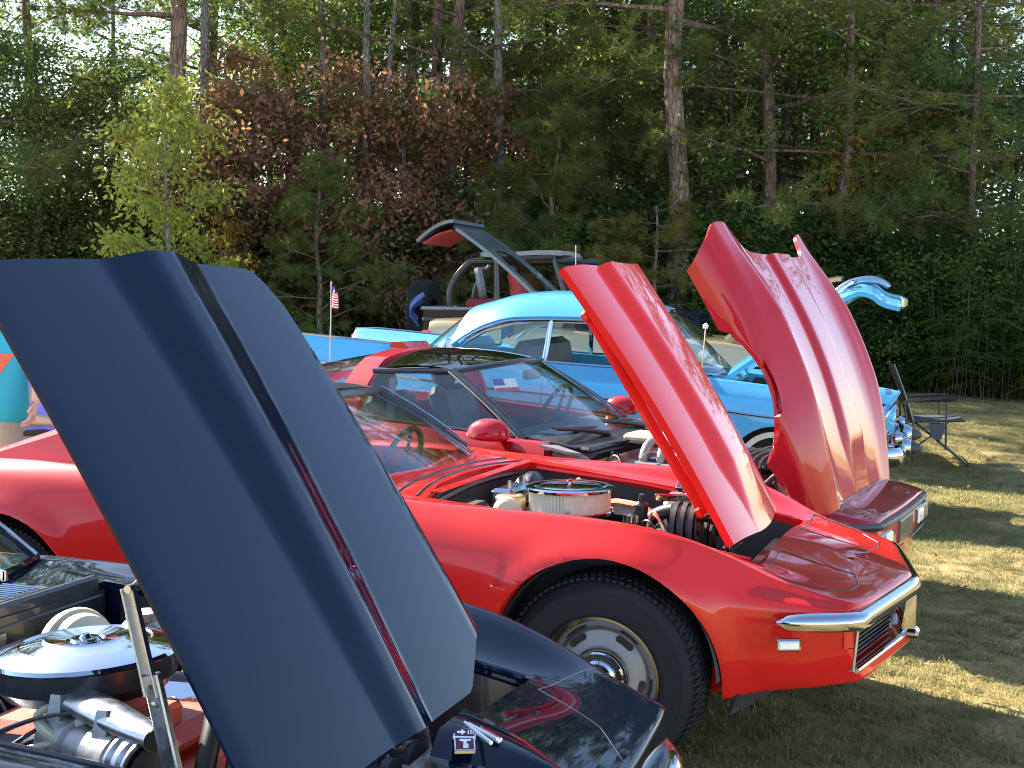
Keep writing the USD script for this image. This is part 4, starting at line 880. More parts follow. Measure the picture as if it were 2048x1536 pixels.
# engine and what surrounds it
E4 = part(C4, 'engine_block', box((-.22, 0, .50), (.60, .40, .30), .04), DIRTBLK)
part(E4, 'cowl_cover', shell(np.array([[tuple(np.array(base(v))*(1-t)+np.array((-.50-.10*v*v, .69*v, .765))*t+[0, 0, .006]) for v in np.linspace(-.98, .98, 15)] for t in np.linspace(0, 1, 5)])[:, ::-1], .008), BLKPL)
part(E4, 'cowl_tray', [box((-.60, 0, .765), (.16, 1.30, .03), .012)], BLKPL)
part(E4, 'cowl_screen', hull([(-.50, s*.60, .745) for s in (-1, 1)] + [(-.66, s*.64, .80) for s in (-1, 1)] + [(-.54, s*.62, .70) for s in (-1, 1)]), BLKPL)
for s, y in ((1, .30), (1, -.22)):
    w = part(E4, 'wiper_arm', tube([(-.60, y, .81), (-.66, y-.18, .84), (-.74, y-.40, .86)], [.016, .012, .008], 8, smooth=4), BLKPL)
    part(w, 'wiper_blade', tube([(-.70, y+.06, .835), (-.76, y-.40, .865)], .008, 6), HOSE)
part(E4, 'intake_plenum', box((-.40, -.03, .785), (.30, .24, .055), .02), CREAM)
for k in range(4):
    for s in (-1, 1): part(E4, 'intake_runner', tube([(-.36+.10*k, s*.10, .765), (-.36+.10*k, s*.22, .77), (-.36+.10*k, s*.29, .70), (-.35+.10*k, s*.22, .60)], .026, 12, smooth=5), ALU)
part(E4, 'air_duct', [box((.22, -.05, .70), (.30, .40, .07), .03)], BLKPL)
for k in range(6): part(E4, 'duct_rib', tube([(.08+.045*k, -.27, .65), (.08+.045*k, -.27, .75), (.08+.045*k, .16, .75)], .010, 6, smooth=4), HOSE)
for k in range(7): part(E4, 'bellows', lathe([(.05, 0), (.062, .012), (.05, .024)], 20, (.30+.024*k, -.50, .60+.006*k), (1, 0, .2)), HOSE)
part(E4, 'duct', tube([(.44, -.48, .63), (.55, -.46, .60), (.64, -.36, .56)], [.05, .05, .05], 16, smooth=5), GREYPL)
for x in (.50, .56): part(E4, 'duct_clip', lathe([(.053, 0), (.058, .006), (.053, .012)], 20, (x, -.465, .605), (1, .2, -.3)), BLKPL)
part(E4, 'suspension_arm', [tube([(.10, -.62, .52), (.06, -.72, .60), (0, -.66, .62)], .022, 10, smooth=4)], ALU)
part(E4, 'headlamp_motor', [lathe([(0, -.06), (.045, -.06), (.05, -.05), (.05, .05), (.03, .07), (0, .07)], 20, (.55, -.54, .56), (.8, .5, .1))], ALU)
part(E4, 'headlamp_bracket', hull([(.58, -.62, .53), (.70, -.60, .53), (.58, -.60, .60), (.68, -.52, .56), (.60, -.5, .54)]), ALU)
part(E4, 'link_rod', tube([(.40, -.58, .58), (.58, -.50, .62)], .011, 8), WHITE)
part(E4, 'battery', box((-.52, -.52, .58), (.22, .20, .20), .015), BLKPL)
part(E4, 'fender_bracket', [tube([(-.70, -.72, .74), (-.60, -.70, .735), (-.52, -.66, .70), (-.50, -.67, .56)], [.022, .02, .02, .02], 10, smooth=4)], GREYPL)
part(E4, 'fender_seal', hull([(-.73, -.84, .80), (-.58, -.80, .77), (-.55, -.70, .755), (-.70, -.68, .785), (-.73, -.84, .785), (-.58, -.80, .755), (-.55, -.70, .74), (-.70, -.68, .77)]), GREYPL)
part(E4, 'hood_stay', tube([(-.45, -.55, .70), (-.20, -.56, .69)], .009, 8), GREYPL)
part(E4, 'stay_knob', lathe([(0, -.02), (.018, -.015), (.02, .01), (0, .02)], 14, (-.17, -.56, .69)), CREAM)
part(E4, 'fuel_rail', tube([(-.40, -.26, .70), (.10, -.26, .70)], .012, 8), STEEL)
part(E4, 'valve_cover', box((-.2, -.30, .64), (.56, .14, .09), .03), GREYPL); part(E4, 'valve_cover', box((-.2, .30, .64), (.56, .14, .09), .03), GREYPL)
part(E4, 'radiator_shroud', box((.62, 0, .50), (.08, 1.1, .24), .02), BLKPL)
add_engine_clutter(E4, ((-.48, -.60, .55), (.62, .60, .72)), 5, 40, [HOSE, HOSE, BLKPL, DIRTBLK, ALU, GREYPL])
# flag on the rear antenna
FL = thing('flag', 'small striped flag on a thin metal rod behind the crimson car', 'flag', car_matrix(1.17, 7.19, .016, .4787, .0176))
part(FL, 'pole', tube([(-3.18, .72, .86), (-3.18, .72, 1.585)], .0045, 8), STEEL)
part(FL, 'finial', lathe([(0, -.012), (.008, -.006), (.006, .004), (0, .016)], 10, (-3.18, .72, 1.595)), BRASS)
def flagcloth(a0, a1, b0, b1, dz=0.0, n=10):
    g = []
    for a in np.linspace(a0, a1, n):
        row = []
        for b in np.linspace(b0, b1, 6):
            x = a*.115; z = 1.575-b*.115-.55*x*(1-.3*a)-.02*a*math.sin(3*a)
            row.append((-3.176+x*.72+.006*math.sin(9*a), .72-x*.45+.018*math.sin(6.5*a+1.2*b), z))
        g.append(row)
    return shell(np.array(g), .0012+dz)
cloth = part(FL, 'cloth', flagcloth(0, 1, 0, 1), FLAGWHITE, smooth=50)
for k in range(0, 13, 2): part(cloth, 'stripe', flagcloth(.0 if k > 6 else .42, 1, k/13, (k+1)/13, .0016), FLAGRED, smooth=50)
part(cloth, 'canton', flagcloth(0, .42, 0, 7/13, .0022), FLAGBLUE, smooth=50)
# ------------------------------------------------------------------ sky-blue fifties hardtop
C7 = thing('classic_car', 'sky blue fifties hardtop with tail fins, chrome trim and hood open', 'car', car_matrix(2.182, 10.324, -.017, .3044, .0456))
rows7 = [(.80, -.05, .66, .42, .70, .74, .885, .815, .80, .79, .44, .5), (.72, -.03, .72, .45, .76, .745, .905, .845, .80, .80, .38, .5), (.5, 0, .80, .48, .85, .75, .930, .875, .79, .82, .32, .5), (.2, 0, .87, .5, .90, .755, .955, .90, .75, .84, .28, .4),
         (-.3, 0, .93, .52, .945, .76, .980, .915, .72, .84, .27, .4), (-.75, 0, .97, .58, .975, .765, 1.0, .92, .70, .84, .26, .3), (-1.8, 0, 1.0, .62, 1.0, .77, 1.008, .925, .70, .84, .26, .3), (-2.4, 0, 1.005, .62, 1.005, .775, 1.025, .925, .70, .84, .26, .3),
         (-2.9, 0, .995, .58, 1.0, .785, 1.055, .92, .72, .84, .28, .5), (-3.5, 0, .955, .56, .965, .815, 1.078, .91, .72, .83, .32, .8), (-3.95, 0, .895, .54, .90, .835, 1.088, .895, .74, .82, .38, .9), (-4.16, 0, .82, .52, .83, .845, 1.075, .885, .76, .80, .44, .9)]
bay7 = [(.70, -.52), (.70, .52), (-.42, .58), (-.42, -.58)]
cabin7 = [(-.95, -.70), (-.62, 0), (-.95, .70), (-2.72, .68), (-2.9, 0), (-2.72, -.68)]
body7 = car_body(rows7, [(0, .345, .335), (-2.921, .345, .33)], cut=[prism(bay7, .45, 1.5), prism(cabin7, .50, 1.5)], flare=.012)
_v = np.array(body7.vertices); _k = np.clip((_v[:, 0]-.50)/.30, 0, 1)*(np.abs(_v[:, 1]) > .5); _v[:, 0] -= _k*np.clip(.885-_v[:, 2], 0, .25)*.50; body7 = trimesh.Trimesh(_v, body7.faces, process=False)
B7 = part(C7, 'body', body7, BLUE)
part(B7, 'bay_lining', bay_walls(body7, bay7, .47, .03), DIRTBLK, smooth=False)
wheel_wells(B7, [(0, .345, .335), (-2.921, .345, .33)], .86, DIRTBLK)
part(B7, 'cabin_tub', tray(Polygon(cabin7).buffer(-.004).exterior.coords, .51, .93), TRIMBLUE, smooth=False)
zc = PchipInterpolator([0, .13, .52, .76, .92, 1], [1.455, 1.50, 1.548, 1.51, 1.435, 1.395]); ze = PchipInterpolator([0, .29, .68, .83, .94, 1], [1.375, 1.362, 1.325, 1.255, 1.15, 1.07])
xc = lambda t: -1.0-1.55*t
rf = []
for t in np.linspace(0, 1, 30):
    rf.append([(xc(t)-.13*abs(v)**2*(1-t) - .10*abs(v)**1.5*t**3, (.655-.05*(t-.4)**2)*v, ze(t)+(zc(t)-ze(t))*(1-abs(v)**(2.3+1.2*t))) for v in np.linspace(-1, 1, 41)])
part(C7, 'roof', shell(np.array(rf), .022), BLUE)
part(C7, 'headliner', shell(np.array(rf)[::3, ::4]-[0, 0, .035], .006), CREAM)
base = lambda v: (-.47-.43*abs(v)**3.0, .70*v, .985+.015*v*v)
topc = lambda v: (-1.0-.13*v*v, .60*v, 1.455-.072*v*v)
part(C7, 'windscreen', shell(screen(base, topc, nv=35, bulge=.01), .005), GLASS)
rb = lambda v: (-3.06+.40*abs(v)**2.4, .655*v, 1.015+.02*v*v); rt = lambda v: (-2.555-.095*abs(v)**1.5, .635*v, 1.385-.315*abs(v)**3.5)
part(C7, 'rear_window', shell(screen(rb, rt, nv=29, bulge=.02), .005), GLASS)
tr = part(C7, 'chrome_trim', tube([base(v) for v in np.linspace(-1, 1, 25)], .012, 6), CHROME)
part(tr, 'header_trim', tube([np.array(topc(v))+[.004, 0, .0] for v in np.linspace(-1, 1, 25)], .013, 6), CHROME)
part(tr, 'rear_window_trim', tube([rb(v) for v in np.linspace(-1, 1, 25)], .012, 6), CHROME)
for s in (-1, 1):
    part(tr, 'screen_pillar', tube([np.array(base(s))*(1-t)+np.array(topc(s))*t + [-.05*math.sin(math.pi*t), 0, 0] for t in np.linspace(0, 1, 9)], .018, 8), CHROME)
    part(tr, 'rear_pillar_trim', tube([np.array(rb(s))*(1-t)+np.array(rt(s))*t for t in np.linspace(0, 1, 5)], .014, 6), CHROME)
    drip = [np.array(rf[i][-1 if s > 0 else 0])+[0, s*.006, -.012] for i in range(0, 29)]
    part(tr, 'drip_rail', tube(drip, .013, 6), CHROME)
    part(tr, 'window_bar', tube([(-1.83, s*.745, 1.005), (-1.82, s*.66, 1.335)], .014, 6), CHROME)
    part(tr, 'belt_trim', tube([(x, s*.755, 1.012) for x in np.linspace(-.95, -2.62, 10)], .011, 6), CHROME)
    q = [(-1.85, .75, 1.01), (-2.60, .75, 1.02), (-2.50, .70, 1.12), (-2.36, .68, 1.21), (-2.12, .665, 1.29), (-1.84, .66, 1.325)]
    cen = np.mean(q, 0); g = np.array([[cen*(1-r)+np.array(p)*r for p in q+[q[0]]] for r in (0.001, .5, 1)])*[1, s, 1]
    part(C7, 'quarter_window', shell(g, .004), GLASS)
    part(C7, 'quarter_trim', tube([np.array(p)*[1, s, 1] for p in q+[q[0]]], .009, 6), CHROME)
    sp = [(-4.05, .905, .90), (-3.2, .925, .845), (-2.19, .932, .79), (-.99, .928, .785), (-.44, .922, .77), (.0, .912, .745)]
    part(tr, 'side_spear', tube([np.array(p)*[1, s, 1] for p in sp], [.012, .015, .014, .014, .013, .008], 6, smooth=6), CHROME)
    part(tr, 'fin_trim', tube([(x, s*(.845-.06*(x+4.16)/1.3), z+.004) for x, z in ((-4.17, 1.075), (-3.95, 1.092), (-3.5, 1.080), (-2.9, 1.058))], .009, 6), CHROME)
    part(C7, 'tail_lamp', box((-4.19, s*.845, .93), (.03, .05, .20), .015), REDLENS)
    hl = part(C7, 'headlamp', lathe([(0, .035), (.07, .025), (.088, .0), (.10, .0), (.105, -.03), (.10, -.05)], 28, (.735, s*.735, .785), (1, s*.12, -.05)), CLEARLENS)
    part(hl, 'headlamp_rim', lathe([(.088, .004), (.10, .018), (.115, .006), (.118, -.04)], 28, (.735, s*.735, .785), (1, s*.12, -.05)), CHROME)
    part(hl, 'fender_edge', tube([(.812, s*.735, .896), (.785, s*.80, .865), (.745, s*.845, .80), (.70, s*.842, .70), (.672, s*.83, .62)], .010, 6, smooth=4), CHROME)
    part(C7, 'door_gap', tube([(-1.80, s*.905, .93), (-1.80, s*.928, .70), (-1.78, s*.88, .35)], .003, 5), BLKPL)
    part(C7, 'door_gap', tube([(-.62, s*.90, .93), (-.62, s*.925, .70), (-.60, s*.88, .35)], .003, 5), BLKPL)
    part(C7, 'door_handle', tube([(-1.72, s*.935, .905), (-1.66, s*.95, .91), (-1.58, s*.937, .905)], .010, 8, smooth=4), CHROME)
    part(C7, 'door_lock', lathe([(0, .0), (.012, 0), (.01, .006), (0, .008)], 12, (-1.70, s*.93, .85), (0, s, 0)), CHROME)
    part(C7, 'side_cloth', plate([(0, 0), (1.5, .0), (1.5, .25), (0, .25)], .008, (-2.4, s*.705, .72), (1, 0, 0), (0, 0, 1)), TRIMBLUE)
# front end
part(C7, 'grille', shell(np.array([[(.79-.06*y*y, y, .70-.25*u) for y in np.linspace(-.66, .66, 15)] for u in np.linspace(0, 1, 3)]), .02), BRASS)
for k in range(4): part(C7, 'grille_bar', tube([(.805-.06*y*y, y, .67-.05*k) for y in np.linspace(-.66, .66, 9)], .006, 6), BRASS)
bm = []
for y in np.linspace(-.93, .93, 41):
    a = abs(y); x = .90-.10*y*y-1.6*max(a-.74, 0)**1.3; up = .012*math.exp(-((a-.48)/.12)**2)
    k = 1-.45*max((a-.8)/.13, 0); bm.append([np.array([x+dx, y, .52+dz*k+up*(dz > 0)]) for dx, dz in ((-.03, .060), (.01, .068), (.04, .045), (.052, .0), (.04, -.05), (.01, -.075), (-.03, -.068))])
bmp = part(C7, 'front_bumper', rings_mesh(bm), CHROME, smooth=40)
part(C7, 'lower_pan', shell(np.array([[(.84-.08*y*y-.10*u, y, .44-.14*u) for y in np.linspace(-.78, .78, 13)] for u in np.linspace(0, 1, 4)]), .02), CHROME)
for s in (-1, 1):
    g = part(bmp, 'bumper_guard', lathe([(.080, -.16), (.092, -.08), (.094, -.02), (.085, .02), (.066, .052), (.054, .06)], 24, (.885, s*.48, .565), (1, 0, .03)), CHROME)
    part(bmp, 'rubber_tip', lathe([(.056, .0), (.045, .03), (.028, .06), (.010, .078), (0, .08)], 20, (.945, s*.48, .567), (1, 0, .03)), HOSE)
part(bmp, 'grille_crossbar', tube([(.86-.06*y*y, y, .64) for y in np.linspace(-.64, .64, 11)], .026, 8), CHROME)
for s in (-1, 1): part(bmp, 'park_lamp', lathe([(0, .03), (.04, .02), (.055, 0), (.06, -.03)], 18, (.86, s*.62, .64), (1, 0, 0)), CHROME)
# open hood
tl = np.array([(-.46, 1.045), (-.1, 1.335), (.25, 1.615), (.40, 1.725), (.50, 1.765), (.59, 1.745), (.67, 1.695), (.79, 1.672)])
tp = PchipInterpolator(np.arange(8), tl)(np.linspace(0, 7, 36))
gh = [[(x+.0*v, .60*v*(1-.06*i/36), z-.055*abs(v)**3+.012*math.cos(v*math.pi)) for v in np.linspace(-1, 1, 25)] for i, (x, z) in enumerate(tp)]
H7 = part(C7, 'hood', shell(np.array(gh), .035), BLUE)
part(H7, 'hood_bar', box((.80, 0, 1.635), (.04, 1.02, .085), .012), CHROME)
part(H7, 'bar_face', box((.822, 0, 1.635), (.006, .96, .055), .002), GREYPL)
for s in (-1, 1): part(H7, 'rocket', tube([(.28, s*.25, 1.66), (.40, s*.25, 1.755), (.56, s*.25, 1.79), (.68, s*.25, 1.745)], [.012, .03, .034, .02], 10, smooth=4), CHROME)
n7 = np.array([-.66, 0, .75]); e7 = np.array([.75, 0, .66])
vb = part(H7, 'vee_badge', plate([(-.10, .05), (0, -.05), (.10, .05), (.10, .09), (0, -.005), (-.10, .09)], .012, (.36, -.40, 1.715), (0, 1, 0), e7), BADGEWHITE)
part(vb, 'badge_plate', plate([(-.055, .03), (.055, .03), (.045, .10), (-.045, .10)], .010, (.355, -.40, 1.718), (0, 1, 0), e7), PURPLE)
part(C7, 'engine_block', box((-.05, 0, .70), (.62, .44, .36), .04), ORANGE)
part(C7, 'air_cleaner', lathe([(0, .06), (.12, .055), (.15, .03), (.15, -.03), (0, -.03)], 28, (-.05, 0, .93)), BLKSAT)
part(C7, 'inner_fender', box((.1, -.55, .80), (.9, .03, .18), .01), BLKSAT)
part(C7, 'cowl_vent', box((-.52, 0, .985), (.10, .9, .012), .004), BLUE)
an = part(C7, 'antenna', tube([(-.60, -.78, 1.0), (-.59, -.785, 1.36)], .005, 6), CHROME)
part(an, 'antenna_topper', hull([(-.61, -.79, 1.355), (-.575, -.79, 1.355), (-.615, -.78, 1.385), (-.57, -.78, 1.38), (-.59, -.765, 1.40), (-.585, -.80, 1.395)]), WHITE)
part(C7, 'rear_mirror', box((-.92, 0, 1.30), (.03, .24, .06), .015), CHROME)
sw = add_steering(C7, (-1.22, .38, 1.05), .21, .5, TRIMBLUE)
part(C7, 'dashboard', hull([(x, s*.66, z) for s in (-1, 1) for x, z in ((-.62, .985), (-.98, .985), (-1.0, .82), (-.7, .8))]), TRIMBLUE)
bs = part(C7, 'bench_seat', box((-1.75, 0, .70), (.55, 1.30, .22), .06), SEATGREY); part(bs, 'bench_back', box((-2.03, 0, .93), (.16, 1.30, .46), .06, np.array([[.97, 0, -.24], [0, 1, 0], [.24, 0, .97]])), SEATGREY)
bs = part(C7, 'bench_seat', box((-2.45, 0, .72), (.5, 1.2, .2), .06), TRIMBLUE); part(bs, 'bench_back', box((-2.74, 0, .92), (.14, 1.2, .40), .06), TRIMBLUE)
for x in (0, -2.921):
    for s in (-1, 1): add_wheel(C7, (x, s*.745, .345), s, R=.345, w=.18, rim=.185, style='plain')
# ------------------------------------------------------------------ gold hatchback behind, hatch and hood up
ME = car_matrix(2.64, 13.35, .24, .27, .03)
CE = thing('hatchback_car', 'gold hatchback behind the blue hardtop, its grey glazed hatch raised', 'car', ME)
rowsE = [(.82, .15, .60, .5, .60, .70, .59, .80, .5, .76, .26), (.6, .05, .70, .5, .70, .74, .69, .86, .55, .80, .22), (0, 0, .84, .5, .84, .76, .83, .88, .6, .82, .2), (-.5, 0, .91, .55, .91, .77, .90, .88, .62, .82, .2), (-1.5, 0, .93, .58, .93, .77, .92, .88, .62, .82, .2),
         (-2.4, 0, .97, .58, .97, .77, .95, .89, .62, .82, .22), (-3.1, 0, .99, .56, .99, .75, .97, .87, .64, .80, .28), (-3.48, -.04, .97, .56, .97, .72, .95, .84, .68, .78, .36)]
cabE = [(-.75, -.66), (-.75, .66), (-3.0, .60), (-3.0, -.60)]; bayE = [(.6, -.6), (.6, .6), (-.45, .62), (-.45, -.62)]
bE = part(CE, 'body', car_body(rowsE, [(0, .33, .36), (-2.4, .33, .36)], cut=[prism(cabE, .35, 1.5), prism(bayE, .4, 1.5)]), GOLD)
part(bE, 'cabin_tub', tray(Polygon(cabE).buffer(-.004).exterior.coords, .36, .80), CARPET, smooth=False)
part(bE, 'bay_lining', tray(Polygon(bayE).buffer(-.004).exterior.coords, .41, .62), DIRTBLK, smooth=False)
for s in (-1, 1):
    part(bE, 'tail_lamp', [box((-3.515, s*.58, .78), (.05, .42, .16), .02)], REDLENS); part(bE, 'lamp_side', box((-3.47, s*.815, .78), (.10, .04, .15), .015, rotz(s*.25)), REDLENS)
    part(bE, 'lamp_clear', box((-3.53, s*.47, .78), (.04, .10, .10), .01), CLEARLENS)
topE = lambda v: (-1.25-.08*v*v, .56*v, 1.25-.05*v*v); baseE = lambda v: (-.62-.2*v*v, .68*v, .92)
part(CE, 'windscreen', shell(screen(baseE, topE), .005), GLASSD)
part(CE, 'roof', shell(np.array([[(-1.22-1.05*t-.08*v*v*(1-t), .60*v, 1.255+.03*math.sin(math.pi*t)-.05*v*v-.05*v**8) for v in np.linspace(-1, 1, 21)] for t in np.linspace(0, 1, 8)]), .03), DARKROOF)
for s in (-1, 1):
    part(CE, 'pillar', tube([(-.82, s*.68, .92), (-1.32, s*.57, 1.21)], .03, 8), GOLD); part(CE, 'rear_pillar', hull([(-2.05, s*.60, 1.19), (-2.27, s*.60, 1.20), (-2.35, s*.70, .93), (-2.9, s*.70, .95), (-2.2, s*.57, 1.18), (-2.8, s*.66, .95)]), GOLD)
    for x in (0, -2.4): add_wheel(CE, (x, s*.76, .325), s, R=.325, w=.21, rim=.19, style='off')
add_seat(CE, -1.6, -.36, .32, SEATGREY); add_seat(CE, -1.6, .36, .32, SEATGREY)
hx, hz, ha = -2.33, 1.24, math.radians(35)
eu, en = np.array([-math.cos(ha), 0, math.sin(ha)]), np.array([math.sin(ha), 0, math.cos(ha)])
HP = lambda u, v, n=0: np.array([hx, 0, hz]) + eu*u + en*(n+.05*math.sin(math.pi*min(u/1.5, 1))) + np.array([0, v, 0])
ring_o = [(0, -.58), (0, .58), (.8, .57), (1.22, .54), (1.25, .30), (1.25, -.30), (1.22, -.54), (.8, -.57)]; ring_i = [(.05, -.42), (.05, .42), (.55, .40), (.72, .33), (.78, .20), (.78, -.20), (.72, -.33), (.55, -.40)]
def loopfine(r, n=48):
    P = np.array(r+[r[0]], float); d = np.r_[0, np.cumsum(np.linalg.norm(np.diff(P, axis=0), axis=1))]; t = np.linspace(0, d[-1], n, endpoint=False)
    return np.stack([np.interp(t, d, P[:, k]) for k in (0, 1)], 1)
lo_, li_ = loopfine(ring_o), loopfine(ring_i)
fr_ = []
for a, b in zip(lo_, li_): fr_.append([HP(*a, 0), HP(*b, .0), HP(*b, -.035), HP(*a, -.035)])
fr_.append(fr_[0])
HT = part(CE, 'hatch', rings_mesh(np.array(fr_), closed=True, caps=False), GREYP)
part(HT, 'hatch_glass', shell(np.array([[HP(.04+.77*t, v*(.44 if t < .8 else .44-.25*((t-.8)/.2)**1.6), -.012) for v in np.linspace(-1, 1, 9)] for t in np.linspace(0, 1, 14)]), .005), GLASSD)
SP = lambda t, v, n=0: HP(1.21, v) + np.array([-.40*t, 0, .03+.03*math.sin(math.pi*t)-.22*t**1.2+n])
sp_ = [[SP(t, v*(.57-.04*t)) for v in np.linspace(-1, 1, 13)] for t in np.linspace(0, 1, 7)]
spo = part(HT, 'spoiler', shell(np.array(sp_), .035), BLUE if 0 else GREYP)
def sticker_pt(a, b, n): return SP(.25+.45*a, -.54+.40*b, n)
part(spo, 'sticker', shell(np.array([[sticker_pt(a, b, .004) for b in np.linspace(0, 1, 4)] for a in np.linspace(0, 1, 4)]), .003), FLAGWHITE)
for k in range(5): part(spo, 'sticker_mark', shell(np.array([[sticker_pt(.12+.76*a, .05+.19*k+.12*b, .007+.0) for b in np.linspace(0, 1, 3)] for a in np.linspace(0, 1, 3)]), .003), FLAGRED)
part(spo, 'underside_panel', shell(np.array([[SP(.1+.8*t, v*.45, -.05-.03*(1-t)) for v in np.linspace(-1, 1, 5)] for t in np.linspace(0, 1, 3)]), .02), REDSEAT)
# pale four-armed mark on the glass
bow = [(-.10, -.022), (-.04, -.022), (-.04, -.04), (.04, -.04), (.04, -.022), (.10, -.022), (.09, .022), (.04, .022), (.04, .04), (-.04, .04), (-.04, .022), (-.11, .022)]
part(HT, 'glass_mark', plate([(a*.9, b*.9) for a, b in bow], .004, HP(.50, -.22, -.022), (0, 1, 0), eu), FLAGWHITE)
for s in (-1, 1): part(HT, 'gas_strut', tube([(-2.75, s*.60, .97), HP(.60, s*.53, -.03)], .012, 8), BLKPL)
hh = PchipInterpolator([0, 1, 2, 3], np.array([(-.42, .97), (.05, 1.30), (.42, 1.54), (.66, 1.60)]))
part(CE, 'hood', shell(np.array([[(hh(t)[0], .68*v, hh(t)[1]-.03*v*v) for v in np.linspace(-1, 1, 11)] for t in np.linspace(0, 3, 12)]), .03), GOLD)
part(CE, 'engine_block', box((.05, 0, .66), (.7, .5, .34), .05), DIRTBLK)

# ------------------------------------------------------------------ open black off-road car at the back
JX, JY = -.95, 16.6
MJ = car_matrix(JX+2.75*math.cos(.22), JY-2.75*math.sin(.22), .33, .22, .0)
JP = thing('off_road_car', 'black open off-road car with a roll bar and knobbly rear spare tyre', 'car', MJ)
tub = Polygon([(-2.72, .55), (-2.72, 1.05), (-1.05, 1.05), (-.62, 1.12), (.62, 1.08), (.62, .60), (.42, .62), (.36, .95), (-.36, .95), (-.45, .58), (-1.9, .55), (-1.98, .88), (-2.62, .9)])
jb = part(JP, 'body', plate(tub.exterior.coords, 1.56, (0, .78, 0), (1, 0, 0), (0, 0, 1)), BLACK)
part(jb, 'rear_rail', tube([(-2.73, -.79, 1.065), (-2.73, .79, 1.065)], .022, 8), GREYPL); part(jb, 'side_rail', tube([(-2.73, -.79, 1.065), (-1.05, -.79, 1.065)], .022, 8), GREYPL)
part(jb, 'cockpit', box((-1.75, 0, 1.045), (1.5, 1.40, .02), .004), CARPET)
for s in (-1, 1):
    part(jb, 'fender', box((0, s*.80, .99), (.95, .24, .05), .015), BLKPL); part(jb, 'fender', box((-2.3, s*.80, .93), (.80, .22, .05), .015), BLKPL)
    part(JP, 'roll_bar', tube([(-2.42, s*.62, 1.05), (-2.38, s*.62, 1.40), (-2.22, s*.60, 1.60), (-2.0, s*.58, 1.645), (-.80, s*.60, 1.67)], .042, 12, smooth=5), BLKPL)
    for x in (0, -2.35): add_wheel(JP, (x, s*.80, .43), s, R=.43, w=.28, rim=.21, style='off', tread=34)
    part(JP, 'screen_frame', tube([(-.95, s*.70, 1.12), (-1.15, s*.64, 1.70)], .03, 8), BLKSAT)
part(JP, 'cross_bar', tube([(-2.02, -.58, 1.645), (-2.02, .58, 1.645)], .042, 12), BLKPL)
part(JP, 'screen_top', tube([(-1.15, -.66, 1.70), (-1.15, .66, 1.70)], .035, 8), BLKSAT)
part(JP, 'windscreen', shell(np.array([[(-.95-.20*t, v*.66, 1.12+.57*t) for v in (-1, 0, 1)] for t in np.linspace(0, 1, 4)]), .006), GLASS)
part(JP, 'roof_panel', shell(np.array([[(-1.05-.98*t, v*.70, 1.735-.015*t-.02*v*v+.012*math.sin(6*t)) for v in np.linspace(-1, 1, 9)] for t in np.linspace(0, 1, 9)]), .05), GREYPL)
part(JP, 'door_frame', tube([(-1.80, -.74, 1.08), (-1.84, -.70, 1.66), (-1.15, -.68, 1.70)], .035, 8), BLKPL)
add_seat(JP, -1.35, -.36, .98, REDSEAT, .2, .45); add_seat(JP, -1.35, .36, .98, REDSEAT, .2, .45)
rs = part(JP, 'rear_seat', box((-2.08, 0, 1.10), (.40, 1.0, .16), .05), REDSEAT); part(rs, 'seat_hoop', lathe([(.17, -.05), (.20, -.05), (.215, 0), (.20, .05), (.17, .05), (.16, 0), (.17, -.05)], 24, (-2.16, -.16, 1.37), (1, .25, .2)), GREYPL); part(rs, 'head_pad', hull([(-2.14+dx, -.14+dy, 1.50+dz) for dx in (-.06, .06) for dy in (-.10, .10) for dz in (-.06, .05)]+[(-2.14, -.14, 1.58)]), SEATGREY)
add_steering(JP, (-1.0, .36, 1.30), .19, .5)
part(JP, 'whip_antenna', tube([(-.85, -.74, 1.1), (-.86, -.745, 1.84)], .006, 6), STEEL)
part(JP, 'side_lamp', tube([(-.78, -.80, 1.10), (-.78, -.81, 1.36)], .012, 6), WHITE)
add_wheel(JP, (-2.93, -.02, .98), -1, R=.43, w=.27, rim=.21, style='off', turn=math.pi/2, tread=34)
cl = []
for a in np.linspace(0, 1, 12):
    cl.append([(-2.80-.16*math.sin(2.6*a)+.012*math.sin(9*b+5*a)+.05*b, -.52-.16*b-.04*math.sin(5*a), 1.20-.30*a+.06*math.sin(3*b)-.08*b*b*a) for b in np.linspace(-1, 1, 14)])
CLO = thing('cloth', 'blue cloth hanging over the tailgate of the black off-road car', 'cloth', MJ)
part(CLO, 'sheet', shell(np.array(cl), .008), BLUECLOTH, smooth=60)

